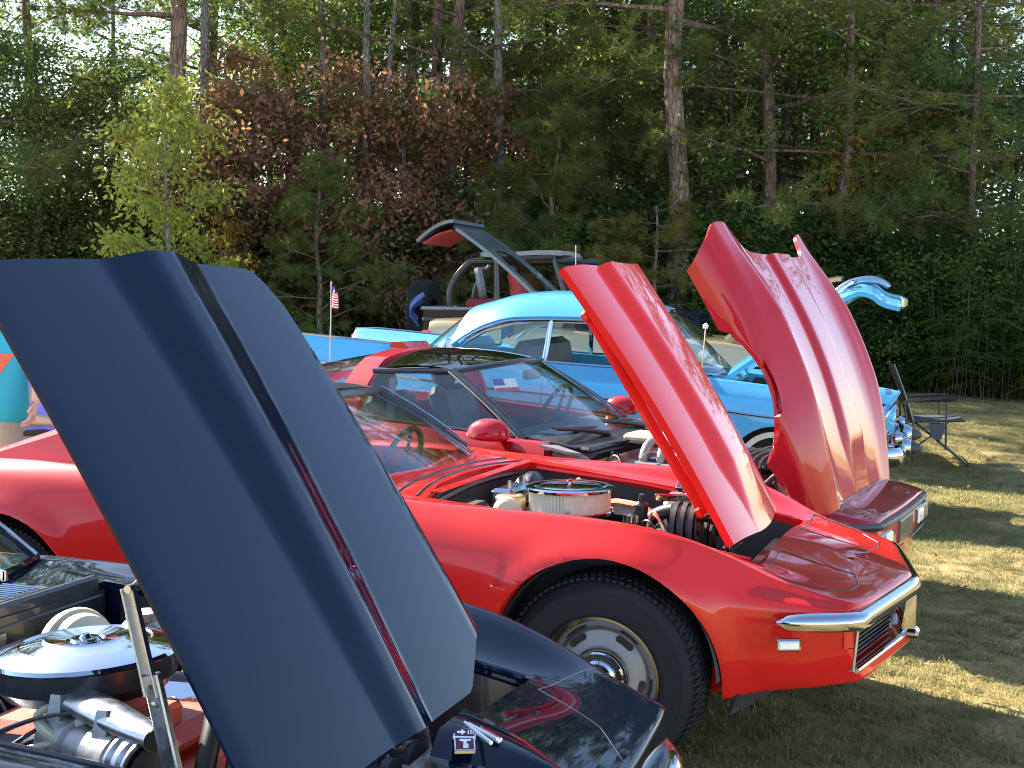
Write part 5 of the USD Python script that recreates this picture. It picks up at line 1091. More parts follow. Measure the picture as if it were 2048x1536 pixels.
# ------------------------------------------------------------------ camp chair
def camp_chair(M, label):
    CH = thing('camp_chair', label, 'chair', M)
    F_ = BLKSAT
    back = lambda t, y: (.135-.17*t-.03*t*t, y, .40+.56*t)
    bk = part(CH, 'back', shell(np.array([[np.array(back(t, .27*v))+[-.035*(1-v*v)*math.sin(math.pi*min(t+.2, 1)), 0, 0] for v in np.linspace(-1, 1, 11)] for t in np.linspace(0, 1, 10)]), .006), CHAIRCLOTH)
    st_ = part(CH, 'seat', shell(np.array([[(.13+.48*t, .27*v, .425+.02*t-.03*(1-v*v)*math.sin(math.pi*t)) for v in np.linspace(-1, 1, 11)] for t in np.linspace(0, 1, 9)]), .010), CHAIRCLOTH)
    part(st_, 'cup_pouch', hull([(.34+dx, -.30, z) for dx, z in ((-.06, .40), (.10, .40), (.06, .25), (.0, .24), (-.05, .30))]+[(.34+dx, -.21, z) for dx, z in ((-.05, .40), (.09, .40), (.05, .28), (.0, .28))]), CHAIRCLOTH)
    for s in (-1, 1):
        y = s*.29
        part(bk, 'back_post', tube([back(t, y) for t in np.linspace(-.05, 1.02, 6)], .011, 8), F_)
        part(CH, 'armrest', hull([(.05, y+d, .625) for d in (-.02, .02)]+[(.05, y+d, .60) for d in (-.02, .02)]+[(.45, y+d, .655) for d in (-.035, .035)]+[(.55, y, .645), (.47, y, .615), (.30, y, .61)]), BLKPL)
        part(CH, 'leg', tube([(.05, y, .60), (.09, y*1.05, .0)], .010, 8), F_); part(CH, 'leg', tube([(.44, y, .63), (.445, y, .17)], .010, 8), F_)
        part(CH, 'leg', tube([(.12, y*.6, .43), (.66, y*1.08, .0)], .010, 8), F_); part(CH, 'leg', tube([(.60, y*.8, .43), (.14, y*1.1, .02)] if s > 0 else [(.06, y, .50), (.15, y*.8, .02)], .009, 8), F_)
        part(CH, 'seat_rail', tube([(.02, y*.93, .405), (.62, y*.93, .435)], .010, 8), F_)
        part(CH, 'foot', lathe([(0, 0), (.018, .0), (.018, .02), (.011, .03)], 10, (.66, y*1.08, -.005)), BLKPL); part(CH, 'foot', lathe([(0, 0), (.018, .0), (.018, .02), (.011, .03)], 10, (.09, y*1.05, -.005)), BLKPL)
        part(CH, 'joint', cyl((.445, y-.02, .17), (.445, y+.02, .17), .02, n=10), BLKPL); part(CH, 'joint', cyl((.05, y-.02, .60), (.05, y+.02, .60), .022, n=10), BLKPL)
    part(CH, 'cross_rail', tube([(.655, -.31, .03), (.655, .31, .03)], .009, 8), F_); part(CH, 'cross_rail', tube([(.09, -.30, .05), (.09, .30, .05)], .009, 8), F_)
camp_chair(mat4(rotz(-.20), (3.85, 12.95, float(gz(3.85, 13)))), 'charcoal folding camp chair on the grass right of the blue hardtop')

# ------------------------------------------------------------------ people at the left edge
def limb(*pts):
    out = None
    sph = [m3.Manifold.sphere(r, 20).translate(tuple(map(float, p))) for p, r in pts]
    for a, b in zip(sph[:-1], sph[1:]):
        h_ = m3.Manifold.batch_hull([a, b]); out = h_ if out is None else out + h_
    return out
def smoothed(man, step=.022, n=8):
    m = mesh_of(man.refine_to_length(step)); m = trimesh.Trimesh(m.vertices, m.faces, process=True)
    trimesh.smoothing.filter_taubin(m, iterations=n); return m
def blob(pts): return m3.Manifold.batch_hull([m3.Manifold.sphere(r, 24).translate(tuple(map(float, p))) for p, r in pts])
def hand(w, fwd, up, side, curl=.5):
    """Palm, four unequal fingers in three bones and a thumb from the side, from wrist w along fwd."""
    w, f, u, s = (np.asarray(a, float) for a in (w, fwd, up, side)); f /= np.linalg.norm(f); s = s-f*(s@f); s /= np.linalg.norm(s); u = np.cross(s, f)
    m = blob([(w, .024), (w+f*.085+s*.032, .012), (w+f*.09-s*.030, .012), (w+f*.03+s*.022, .016)])
    for k, (o, l) in enumerate(((.031, .072), (.011, .082), (-.010, .077), (-.029, .062))):
        p = w+f*.085+s*o; c = curl*.5; pts = [(p-f*.01, .0095)]; d = f.copy(); ax = 0.0
        for r, q in ((.0090, .42), (.0084, .32), (.0074, .26)):
            ax += c; d = f*math.cos(ax)-u*math.sin(ax); p = p+d*l*q; pts.append((p, r))
        m = m + limb(*pts)
    p0 = w+f*.025+s*.026; m = m + limb((p0, .013), (p0+f*.028+s*.026-u*.008, .011), (p0+f*.058+s*.034-u*.016, .0095))
    return m
def person(M, label, shirt, trousers, turn, arms, print_mat=None, seated=False, hair=HAIR, hem=.78):
    """Figure of 1.76 m, standing or seated, facing +x of its own frame: skin body with shirt, trousers, shoes and hair as parts."""
    dn = .42 if seated else 0.0
    P = thing('person', label, 'person', M)
    L = lambda p: np.array([p[0], p[1], p[2]-dn])
    J = {k: L(v) for k, v in dict(hip=(0, .095, .92), knee=(.45, .14, .94) if seated else (.03, .11, .50), ank=(.44, .15, .51) if seated else (-.01, .115, .09), sh=(0, .195, 1.43), neck=(.0, 0, 1.50), head=(.03, 0, 1.655)).items()}
    mir = lambda p, s: np.asarray(p)*[1, s, 1]
    body = limb((J['neck']-[0, 0, .05], .062), (J['neck'], .056), (J['head']-[.01, 0, .05], .06))
    hd = blob([(J['head']+[-.02, 0, .02], .088), (J['head']+[.03, 0, .03], .070), (J['head']+[.045, 0, -.05], .050), (J['head']+[.055, 0, -.085], .030), (J['head']+[.0, 0, .05], .085)])
    body = body + hd + blob([(J['head']+[.100, 0, .018], .007), (J['head']+[.118, 0, -.014], .013), (J['head']+[.095, .012, -.02], .009), (J['head']+[.095, -.012, -.02], .009)])
    body = body + blob([(J['head']+[.088, .018, -.052], .007), (J['head']+[.088, -.018, -.052], .007), (J['head']+[.096, 0, -.050], .007)])
    body = body + blob([(L((0, 0, 1.40)), .12), (L((0, 0, 1.0)), .12)])
    for s in (-1, 1):
        body = body + blob([(J['head']+[-.01, s*.092, .012], .016), (J['head']+[-.02, s*.098, .025], .012), (J['head']+[-.008, s*.090, -.018], .010)])
        el, wr = (np.array(q, float) for q in arms[s])
        body = body + limb((mir(J['sh'], s), .052), (el, .040), (el*.5+wr*.5, .040), (wr, .027)) + hand(wr, wr-el, (0, 0, 1), (1, 0, .2) if s < 0 else (1, 0, .2), .7)
        body = body + limb((mir(J['knee'], s), .055), (mir(J['ank'], s)+[-.02, 0, .2], .052), (mir(J['ank'], s), .036))
    part(P, 'body', smoothed(body, .012, 6), SKIN, smooth=True)
    tor = blob([(L((-.01, .15, 1.40)), .075), (L((-.01, -.15, 1.40)), .075), (L((.01, .10, 1.20)), .12), (L((.01, -.10, 1.20)), .12), (L((0, 0, 1.45)), .07)]) + blob([(L((.01, .10, 1.2)), .12), (L((.01, -.10, 1.2)), .12), (L((.0, .105, .90)), .122), (L((.0, -.105, .90)), .122)])
    for s in (-1, 1):
        el = np.array(arms[s][0], float); sh = mir(J['sh'], s); tor = tor + limb((sh*[1, .8, 1], .082), (sh, .072), (sh*.4+el*.6, .066))
    cut = m3.Manifold.cube((2, 2, 1), True).translate((0, 0, hem-.5-dn)); tor = tor - cut - m3.Manifold.sphere(.058, 24).translate(tuple(map(float, L((.02, 0, 1.555)))))
    sm = smoothed(tor, .03, 6)
    sm.vertices = sm.vertices + sm.vertex_normals*(.006*meshkit.noise(np.asarray(sm.vertices)*[9, 9, 4])[:, None] if hasattr(meshkit, 'noise') else 0)
    sp = part(P, 'shirt', sm, shirt, smooth=True)
    if print_mat:
        V = sm.subdivide().subdivide(); c = V.triangles_center; k = (c[:, 2] > 1.02) & (c[:, 2] < 1.22) & (np.abs(c[:, 1]) < .035+.135*(c[:, 2]-1.02)/.20) & (c[:, 0] > 0)
        if k.any():
            V.update_faces(k); V.vertices = V.vertices + V.vertex_normals*.004; V.remove_unreferenced_vertices(); part(sp, 'shirt_print', V, print_mat, smooth=True)
    tr = blob([(L((0, .085, .95)), .115), (L((0, -.085, .95)), .115), (J['hip']-[0, 0, .1], .10), (mir(J['hip'], -1)-[0, 0, .1], .10)])
    for s in (-1, 1): tr = tr + limb((mir(J['hip'], s)-[0, 0, .03], .105), (mir(J['knee'], s), .075), (mir(J['ank'], s)+[0, 0, .02], .062))
    part(P, 'trousers', smoothed(tr, .03, 6), trousers, smooth=True)
    for s in (-1, 1): part(P, 'shoe', smoothed(blob([(mir(J['ank'], s)+[-.05, 0, -.045], .045), (mir(J['ank'], s)+[.15, s*.01, -.055], .036), (mir(J['ank'], s)+[0, 0, 0], .05), (mir(J['ank'], s)+[.10, 0, -.04], .045)]) - m3.Manifold.cube((2, 2, .2), True).translate((0, 0, -.098)), .02, 4), WHITE, smooth=True)
    part(P, 'hair', smoothed(blob([(J['head']+[-.03, 0, .055], .092), (J['head']+[.015, 0, .075], .078), (J['head']+[-.06, 0, .0], .070)]) - m3.Manifold.cube((.3, .4, .3), True).translate(tuple(map(float, J['head']+[.20, 0, -.03]))), .02, 5), hair, smooth=True)
    for s in (-1, 1): part(P, 'eye', trimesh.creation.icosphere(2, .0125).apply_translation(J['head']+[.088, s*.032, .012]), WHITE); part(P, 'pupil', trimesh.creation.icosphere(1, .006).apply_translation(J['head']+[.0965, s*.032, .012]), BLKPL)
    return P
def stand(x, y, face, dz=0.0): return mat4(rotz(face), (x, y, float(gz(x, y))+dz))
person(stand(-2.98, 7.35, -1.35), 'person in a teal t-shirt with an orange print at the left edge', TEAL, KHAKI, 0, {1: ((.05, .30, 1.16), (.16, .28, .95)), -1: ((.00, -.31, 1.17), (.24, -.16, 1.20))}, ORANGEPRINT, hem=.585)
_s = stand(-3.06, 8.35, -.15)
person(_s, 'seated person in a periwinkle shirt, forearm showing beside the teal t-shirt', PERI, DENIM, 0, {1: ((.10, .28, .72), (.36, .22, .70)), -1: ((-.02, -.29, .735), (.24, -.27, .705))}, None, seated=True)
camp_chair(_s @ mat4(None, (-.26, 0, 0)), 'camp chair under the seated person, only its arm showing at the left')
# ------------------------------------------------------------------ woods
LEAFD = leaf_mat('dark_green_leaves', [(0, (0.064, 0.106, 0.026)), (.45, (0.112, 0.163, 0.035)), (.8, (0.172, 0.205, 0.043)), (1, (0.325, 0.256, 0.051))], trans=.5)
LEAFG = leaf_mat('mid_green_leaves', [(0, (0.082, 0.132, 0.024)), (.5, (0.155, 0.202, 0.035)), (.85, (0.255, 0.248, 0.041)), (1, (0.510, 0.310, 0.054))], trans=.55)
LEAFR = leaf_mat('russet_leaves', [(0, (0.20, 0.105, 0.055)), (.3, (0.24, 0.145, 0.070)), (.5, (0.15, 0.13, 0.045)), (.8, (0.085, 0.115, 0.03)), (1, (0.30, 0.19, 0.08))], trans=.4)
LEAFY = leaf_mat('yellow_green_leaves', [(0, (0.24, 0.27, 0.05)), (.45, (0.42, 0.39, 0.06)), (.8, (0.54, 0.38, 0.06)), (1, (0.56, 0.24, 0.05))], trans=.5)
LEAFO = leaf_mat('amber_leaves', [(0, (0.308, 0.209, 0.033)), (.5, (0.462, 0.275, 0.033)), (1, (0.440, 0.143, 0.033))], trans=.55)
NEEDLE = leaf_mat('pine_needles', [(0, (0.096, 0.129, 0.027)), (.5, (0.176, 0.189, 0.035)), (.85, (0.299, 0.234, 0.043)), (1, (0.474, 0.272, 0.061))], trans=.4)
NEEDLEY = leaf_mat('golden_pine_needles', [(0, (0.192, 0.168, 0.034)), (.5, (0.324, 0.240, 0.050)), (1, (0.432, 0.252, 0.060))], trans=.45)
WEED = leaf_mat('tall_weeds', [(0, (0.081, 0.108, 0.026)), (.6, (0.163, 0.157, 0.039)), (1, (0.423, 0.300, 0.104))], trans=.4)
BARKP = bark_mat('pine_bark', (0.085, 0.050, 0.035), (0.22, 0.155, 0.125), 16)
BARKG = bark_mat('grey_bark', (0.10, 0.095, 0.085), (0.26, 0.25, 0.23), 22)
BARKD = bark_mat('dark_bark', (0.030, 0.024, 0.020), (0.085, 0.068, 0.055), 18)

def leaves(cen, L, W, rnd, droop=0.0, up=0.55):
    """One folded leaf at each point."""
    n = len(cen); d = rnd.normal(size=(n, 3)); d[:, 2] = d[:, 2]*.5-droop; d /= np.linalg.norm(d, axis=1, keepdims=True)
    N = rnd.normal(size=(n, 3))*.8 + [0, 0, up]; s = np.cross(d, N); s /= np.maximum(np.linalg.norm(s, axis=1, keepdims=True), 1e-6); nn = np.cross(s, d)
    k = (rnd.random((n, 1))*.7+.65); l, w = L*k, W*k
    v = np.stack([cen, cen+d*l*.45+s*w*.5+nn*w*.12, cen+d*l, cen+d*l*.45-s*w*.5+nn*w*.12], 1).reshape(-1, 3)
    b = np.arange(n)[:, None]*4
    return trimesh.Trimesh(v, np.concatenate([b+[0, 1, 2], b+[0, 2, 3]]), process=False)

def tufts(cen, dirs, L, rnd, n=26, w=.0045):
    """Brushes of pine needles at shoot ends."""
    m = len(cen); d = rnd.normal(size=(m, n, 3)); d /= np.linalg.norm(d, axis=2, keepdims=True); d = d*.85 + dirs[:, None]*.75; d /= np.linalg.norm(d, axis=2, keepdims=True)
    l = L*(.7+.5*rnd.random((m, n, 1))); o = cen[:, None]-dirs[:, None]*L*.5*rnd.random((m, n, 1))
    s = np.cross(d, rnd.normal(size=(m, n, 3))); s /= np.maximum(np.linalg.norm(s, axis=2, keepdims=True), 1e-6)
    tip = o+d*l; tip[..., 2] -= .02
    v = np.stack([o-s*w, o+s*w, tip], 2).reshape(-1, 3)
    return trimesh.Trimesh(v, np.arange(len(v)).reshape(-1, 3), process=False)

def wob(a, b, n, amp, rnd):
    t = np.linspace(0, 1, n)[:, None]; p = np.asarray(a)*(1-t)+np.asarray(b)*t
    q = rnd.normal(size=(n, 3))*amp; q[0] = 0; q = np.cumsum(q, 0)*np.array([1, 1, .2]); return p+q-q[-1]*t*.5

def grow(seed, h, r0, base, rad, nl, kind, top=1.0, lean=(0, 0), sub=4, limbn=22, fork=False):
    """(wood meshes: trunk, limbs; crown points, shoot directions)."""
    rnd = np.random.default_rng(seed)
    tr = wob((0, 0, -.2), (lean[0], lean[1], h), 9, r0*.55, rnd); t = np.linspace(0, 1, 9)
    trunk = [tube(tr, r0*(1-.78*t)+.012 + r0*.5*np.exp(-t*22), 9, smooth=2)]
    if fork: trunk.append(tube(wob(tr[4], tr[4]+[.7, .25, h*.5], 6, r0*.3, rnd), np.linspace(r0*.6, r0*.15, 6), 8, smooth=2))
    limbs, pts, dirs = [], [], []
    for k in range(limbn):
        f = base+(1-base)*(k+rnd.random())/limbn*.98; i = f*8; p = tr[int(i)]*(1-i % 1)+tr[min(int(i)+1, 8)]*(i % 1)
        az = k*2.4+rnd.normal()*.4; q = (f-base)/(1-base)
        prof = {'round': math.sqrt(max(.08, 1-(2*q-.85)**2*.75)), 'cone': 1.05-q*.85, 'vase': .45+.6*q, 'flat': .55+.5*math.sin(math.pi*min(q+.15, 1))}[kind]
        l = rad*prof*(.7+.5*rnd.random()); el = (.15+.5*q+.25*rnd.normal()) if kind != 'flat' else .05+.12*rnd.normal()
        e = p+l*np.array([math.cos(az)*math.cos(el), math.sin(az)*math.cos(el), math.sin(el)])
        lp = wob(p, e, 6, l*.035, rnd); limbs.append(tube(lp, np.linspace(max(r0*.30*(1-q*.5), .012), .006, 6), 5))
        for j in range(sub):
            g = .35+.65*(j+rnd.random())/sub; ii = g*5; b = lp[int(ii)]*(1-ii % 1)+lp[min(int(ii)+1, 5)]*(ii % 1)
            a2 = az+rnd.normal()*1.0; ll = l*(.25+.22*rnd.random()); ee = b+ll*np.array([math.cos(a2), math.sin(a2), .25*rnd.normal()])
            limbs.append(tube([b, (b+ee)/2+rnd.normal(size=3)*ll*.05, ee], [.010, .007, .004], 4)); pts += [b*.35+ee*.65, ee]; dirs += [(ee-b)/max(ll, 1e-6)]*2
        pts.append(e); dirs.append((e-p)/max(l, 1e-6))
    return trunk, limbs, np.array(pts), np.array(dirs), rnd

PROTO = {}
def plant(kind, build, x, y, rot, sc, label, group=None, z=None):
    """The first of a kind is built; the others refer to it."""
    name, cat_ = {'b': ('leafy_tree', 'tree'), 'd': ('russet_tree', 'tree'), 'y': ('yellow_sapling', 'tree'), 'p': ('pine_tree', 'tree'), 'q': ('young_pine', 'tree'), 's': ('slender_tree', 'tree'), 'u': ('shrub', 'shrub'), 'f': ('fern_shrub', 'shrub'), 'v': ('vine', 'vine'), 'n': ('bare_trunk', 'tree'), 't': ('fallen_branch', 'branch')}[kind[0]]
    zz = float(gz(x, y)) if z is None else z
    S = np.diag([sc, sc, sc, 1.0])
    M = mat4(rotz(rot), (x, y, zz)) @ S
    if kind not in PROTO:
        T = thing(name, label, cat_, M, group); build(T); PROTO[kind] = T
        return T
    P = UsdGeom.Xform.Define(stage, _path(None, name)); p = P.GetPrim()
    p.GetReferences().AddInternalReference(PROTO[kind].GetPath()); p.SetInstanceable(True)
    UsdGeom.Xformable(p).ClearXformOpOrder(); P.AddTransformOp().Set(Gf.Matrix4d(*[float(v) for v in M.T.ravel()]))
    p.SetCustomDataByKey('group', group or '')
    return tag(p, label, cat_, group)

def broad(seed, h, r0, base, rad, n, L, W, lm, bk, kind='round', droop=.15, spread=.34, limbn=26, sub=4, fork=False, hang=0.0):
    def b(T):
        trunk, limbs, P, D, rnd = grow(seed, h, r0, base, rad, n, kind, limbn=limbn, sub=sub, fork=fork)
        part(T, 'trunk', trunk, bk, smooth=60); part(T, 'limbs', limbs, bk, smooth=60)
        w = rnd.random(len(P))**1.2+.15; i = rnd.choice(len(P), n, p=w/w.sum())
        c = P[i]+rnd.normal(size=(n, 3))*spread*np.array([1, 1, .62])*(.5+.9*rnd.random((len(P), 1))[i]); c[:, 2] -= hang*rnd.random(n)
        c = c[c[:, 2] > .05]
        part(T, 'crown', leaves(c, L, W, rnd, droop), lm, smooth=False)
    return b
def pine(seed, h, r0, base, rad, lm, bk, limbn=20, sub=6, L=.19, n=30, kind='flat', w=.0045):
    def b(T):
        trunk, limbs, P, D, rnd = grow(seed, h, r0, base, rad, 0, kind, limbn=limbn, sub=sub)
        part(T, 'trunk', trunk, bk, smooth=60); part(T, 'limbs', limbs, bk, smooth=60)
        Dn = D+[0, 0, .5]; Dn /= np.linalg.norm(Dn, axis=1, keepdims=True)
        X = np.concatenate([P, P-D*.16+rnd.normal(size=P.shape)*.08, P+rnd.normal(size=P.shape)*.15]); DD = np.concatenate([Dn, Dn, Dn])
        part(T, 'needles', tufts(X, DD, L, rnd, n, w), lm, smooth=False)
    return b
def fern(seed, h, rad, n, lm):
    """Shrub of long feathered leaves."""
    def b(T):
        rnd = np.random.default_rng(seed); st, C, out = [], [], []
        for k in range(n):
            az = rnd.random()*6.28; rr = rad*math.sqrt(rnd.random()); hh = h*(.55+.5*rnd.random())*(1-.35*(rr/rad)**2); p = np.array([rr*math.cos(az), rr*math.sin(az), 0]); top = p+[.1*rnd.normal(), .1*rnd.normal(), hh]
            st.append(tube([p, (p+top)/2+rnd.normal(size=3)*.05, top], [.007, .005, .003], 4))
            for j in range(10):
                a2 = rnd.random()*6.28; fr = rnd.random()**1.3*.85; q = top*(1-fr)+p*fr; l = .38+.2*rnd.random()
                u = np.linspace(.1, 1, 10)[:, None]; mid = q+u*l*np.array([math.cos(a2), math.sin(a2), .35])-np.array([0, 0, 1])*u**2*l*.55
                tdir = np.array([math.cos(a2), math.sin(a2), 0]); sd = np.array([-math.sin(a2), math.cos(a2), 0])
                for s in (-1, 1):
                    bl = .11*np.sin(np.linspace(.35, 2.9, 10))[:, None]+.02; tip = mid+(s*sd*.9+tdir*.45)*bl-[0, 0, .025]
                    out.append(np.stack([mid-tdir*.012, mid+tdir*.016, tip], 1).reshape(-1, 3))
        v = np.concatenate(out)
        part(T, 'stems', st, BARKD, smooth=60); part(T, 'fronds', trimesh.Trimesh(v, np.arange(len(v)).reshape(-1, 3), process=False), lm, smooth=False)
    return b

B1 = broad(11, 10.5, .15, .10, 2.7, 13500, .10, .062, LEAFD, BARKD)
B2 = broad(12, 9.5, .13, .06, 2.5, 12500, .092, .060, LEAFG, BARKD, 'round', .25)
B3 = broad(13, 11.5, .17, .30, 3.0, 9500, .10, .065, LEAFD, BARKG, 'vase')
B4 = broad(14, 6.0, .09, .04, 2.0, 12500, .09, .055, LEAFD, BARKD, 'round', .3)
D1 = broad(21, 5.4, .08, .12, 2.4, 9500, .115, .062, LEAFR, BARKD, 'flat', .9, .30, 26, 4)
D2 = broad(22, 4.6, .07, .08, 2.1, 8500, .105, .058, LEAFR, BARKD, 'round', .9, .28)
Y1 = broad(31, 4.25, .035, .10, .95, 7000, .115, .05, LEAFY, BARKG, 'round', .75, .20, 24, 3)
P1 = pine(41, 14, .205, .42, 3.3, NEEDLE, BARKP, 24, 9, .22, 34, w=.006)
P2 = pine(42, 13, .17, .30, 3.0, NEEDLE, BARKP, 28, 8, .22, 34, w=.006)
P3 = pine(43, 12, .13, .22, 3.9, NEEDLE, BARKP, 28, 10, .22, 34, w=.006)
Q1 = pine(51, 4.6, .07, .12, 2.0, NEEDLE, BARKP, 30, 5, .21, 34, 'cone', .0055)
Q2 = pine(52, 3.6, .055, .15, 1.7, NEEDLEY, BARKP, 20, 4, .21, 34, 'flat', .0055)
S1 = broad(61, 12, .085, .48, 1.7, 7000, .10, .06, LEAFG, BARKG, 'vase', .2, .34, 20, 4, True)
S2 = broad(62, 11, .065, .55, 1.5, 6000, .10, .06, LEAFG, BARKG, 'round', .2, .32, 18, 4)
U1 = broad(71, 2.3, .03, .05, 1.35, 7500, .085, .05, LEAFD, BARKD, 'round', .3, .22, 24, 3)
U2 = broad(72, 1.9, .03, .05, 1.2, 6000, .08, .045, LEAFG, BARKD, 'round', .3, .22, 22, 3)
F1 = fern(81, 2.0, 1.15, 46, LEAFG)
def vine_on(seed, h0, h1, r, n, lm):
    def b(T):
        rnd = np.random.default_rng(seed); z = h0+(h1-h0)*rnd.random(n); a = rnd.random(n)*6.28; rr = r+.30*rnd.random(n)**1.5
        part(T, 'stem', tube([(r*1.0*math.cos(q*1.1), r*1.0*math.sin(q*1.1), h0*0+q*h1/8) for q in range(9)], .012, 6, smooth=4), BARKD)
        part(T, 'leaves', leaves(np.stack([rr*np.cos(a), rr*np.sin(a), z], 1), .14, .085, rnd, .8), lm, smooth=False)
    return b
def bare(seed, h, r, lean=(0, 0)):
    def b(T):
        rnd = np.random.default_rng(seed); tr = wob((0, 0, -.2), (lean[0], lean[1], h), 12, r*.7, rnd)
        part(T, 'trunk', tube(tr, np.linspace(r*1.25, r*.6, 12), 10, smooth=2), BARKG, smooth=60)
        for k in range(9):
            i = 3+int(rnd.random()*8); a = rnd.random()*6.28; l = .5+1.0*rnd.random(); e = tr[i]+l*np.array([math.cos(a), math.sin(a), .5]); part(T, 'twig', tube(wob(tr[i], e, 5, .04, rnd), np.linspace(r*.3, .006, 5), 5), BARKG, smooth=60)
    return b
N1, N2 = bare(91, 10, .10), bare(92, 10, .06, (.5, .2))
at = lambda px, D: ((px-1024)/2600*D, D)
def where(px):
    for lim, w in ((338, 'left of the yellow-green sapling'), (900, 'behind the russet trees'), (1345, 'behind the bushy young pine'), (1676, 'between the two straight pine trunks')):
        if px < lim: return w
    return 'right of the straight pine'
def where2(px):
    return 'behind the raised black hood' if px < 620 else 'behind the blue hardtop' if px < 1380 else 'right of the crimson front end'
GB, GP, GS = 'dark trees of the woods behind the cars', 'tall pines of the woods', 'slender trees of the woods'
rw = random.Random(5)
# trees one can point to
plant('y1', Y1, *at(338, 21.3), .4, 1.0, 'bright yellow-green sapling glowing in the sun before dark trees at left')
plant('d1', D1, *at(640, 25.0), .3, 1.0, 'wide russet-leaved tree, its crown highest of the rust-coloured ones')
plant('d2', D2, *at(810, 24.0), 1.3, 1.0, 'low russet tree directly left of the grey hatch')
plant('d2', D2, *at(500, 24.4), 2.9, .95, 'low russet tree just right of the yellow-green sapling')
plant('d1', D1, *at(930, 26.8), 2.2, .92, 'russet tree half hidden behind the young pine in the middle')
plant('p1', P1, *at(1345, 23.3), 0, 1.0, 'thick pine trunk, widest of all, left of the raised crimson front')
plant('p2', P2, *at(1515, 23.9), 1.9, .92, 'greyish pine trunk between the two crimson hood horns and the thick pine')
plant('p3', P3, *at(1676, 23.6), 5.6, .98, 'straight pine with long limbs reaching right, amber vine round its trunk')
plant('v1', vine_on(5, 2.5, 5.6, .12, 420, LEAFO), *at(1676, 23.6), 0, 1.0, 'amber-leaved vine climbing the straight pine at right')
plant('p1', P1, *at(320, 24.4), 2.4, 1.0, 'dark thick trunk against bright sky at upper left')
plant('n1', N1, *at(413, 25.2), .0, .95, 'pale grey trunk just right of the dark thick one at upper left')
plant('s1', S1, *at(645, 25.9), 2.6, 1.0, 'pale forked trunk leaning above the russet crown')
plant('n2', N2, *at(765, 26.0), .8, 1.0, 'thinnest pale trunk leaning right of the forked one')
plant('n1', N1, *at(738, 25.6), 2.0, .9, 'grey upright trunk right beside the thinnest leaning one')
plant('n1', N1, *at(1428, 25.6), 1.0, .9, 'sunlit pale trunk just right of the thickest pine')
plant('p2', P2, *at(915, 25.8), 4.0, 1.0, 'red-brown pine trunk in the middle of the woods')
plant('p2', P2, *at(868, 26.3), 2.7, .95, 'bluish dark pine trunk beside the red-brown one in the middle')
plant('n1', N1, *at(983, 26.0), 3.0, 1.05, 'grey-footed trunk right of the red-brown pine in the middle')
plant('q1', Q1, *at(1110, 23.2), .5, .95, 'bushy young pine in the middle, above the black off-road car')
plant('q2', Q2, *at(1310, 22.2), 4.2, .78, 'golden-tipped young pine at the foot of the thick pine')
plant('q1', Q1, *at(640, 22.6), 2.0, .72, 'young pine with pale tufts in front of the russet trees')
plant('q1', Q1, *at(985, 22.9), 3.9, .62, 'smallest young pine, directly behind the grey hatch')
plant('p3', P3, *at(1935, 23.6), 2.6, .80, 'dark pine nearest the right edge, its limbs over the feathery shrubs')
plant('p3', P3, *at(-40, 25.0), .5, 1.0, 'pine at the left edge with dark limbs across the sky')
Y2 = broad(33, 4.6, .04, .3, 1.1, 2600, .12, .06, LEAFO, BARKG, 'round', .6, .22, 16, 3)
for px, D, sc, lb in ((1715, 24.4, 1.0, 'amber-leaved sapling beside the straight pine with the vine'), (1800, 25.2, 1.1, 'amber-leaved sapling in the dark trees at right'), (985, 27.2, 1.0, 'amber-leaved sapling deep in the middle of the woods'), (455, 23.6, .5, 'small amber sapling low beside the yellow-green one')):
    plant('y2', Y2, *at(px, D), px*.7, sc, lb)
for px, D, sc, lb in ((500, 27.5, 1.35, 'yellow-green sapling high behind the russet trees'), (1190, 29, 1.5, 'yellow-green sapling deep in the woods left of the thick pine'), (1440, 27.5, 1.3, 'yellow-green sapling deep in the woods right of the thick pine'), (215, 26.2, 1.2, 'yellow-green sapling among the dark trees at far left'), (1010, 30, 1.5, 'yellow-green sapling between the trunks in the middle')):
    plant('y1', Y1, *at(px, D), px*.3, sc, lb)
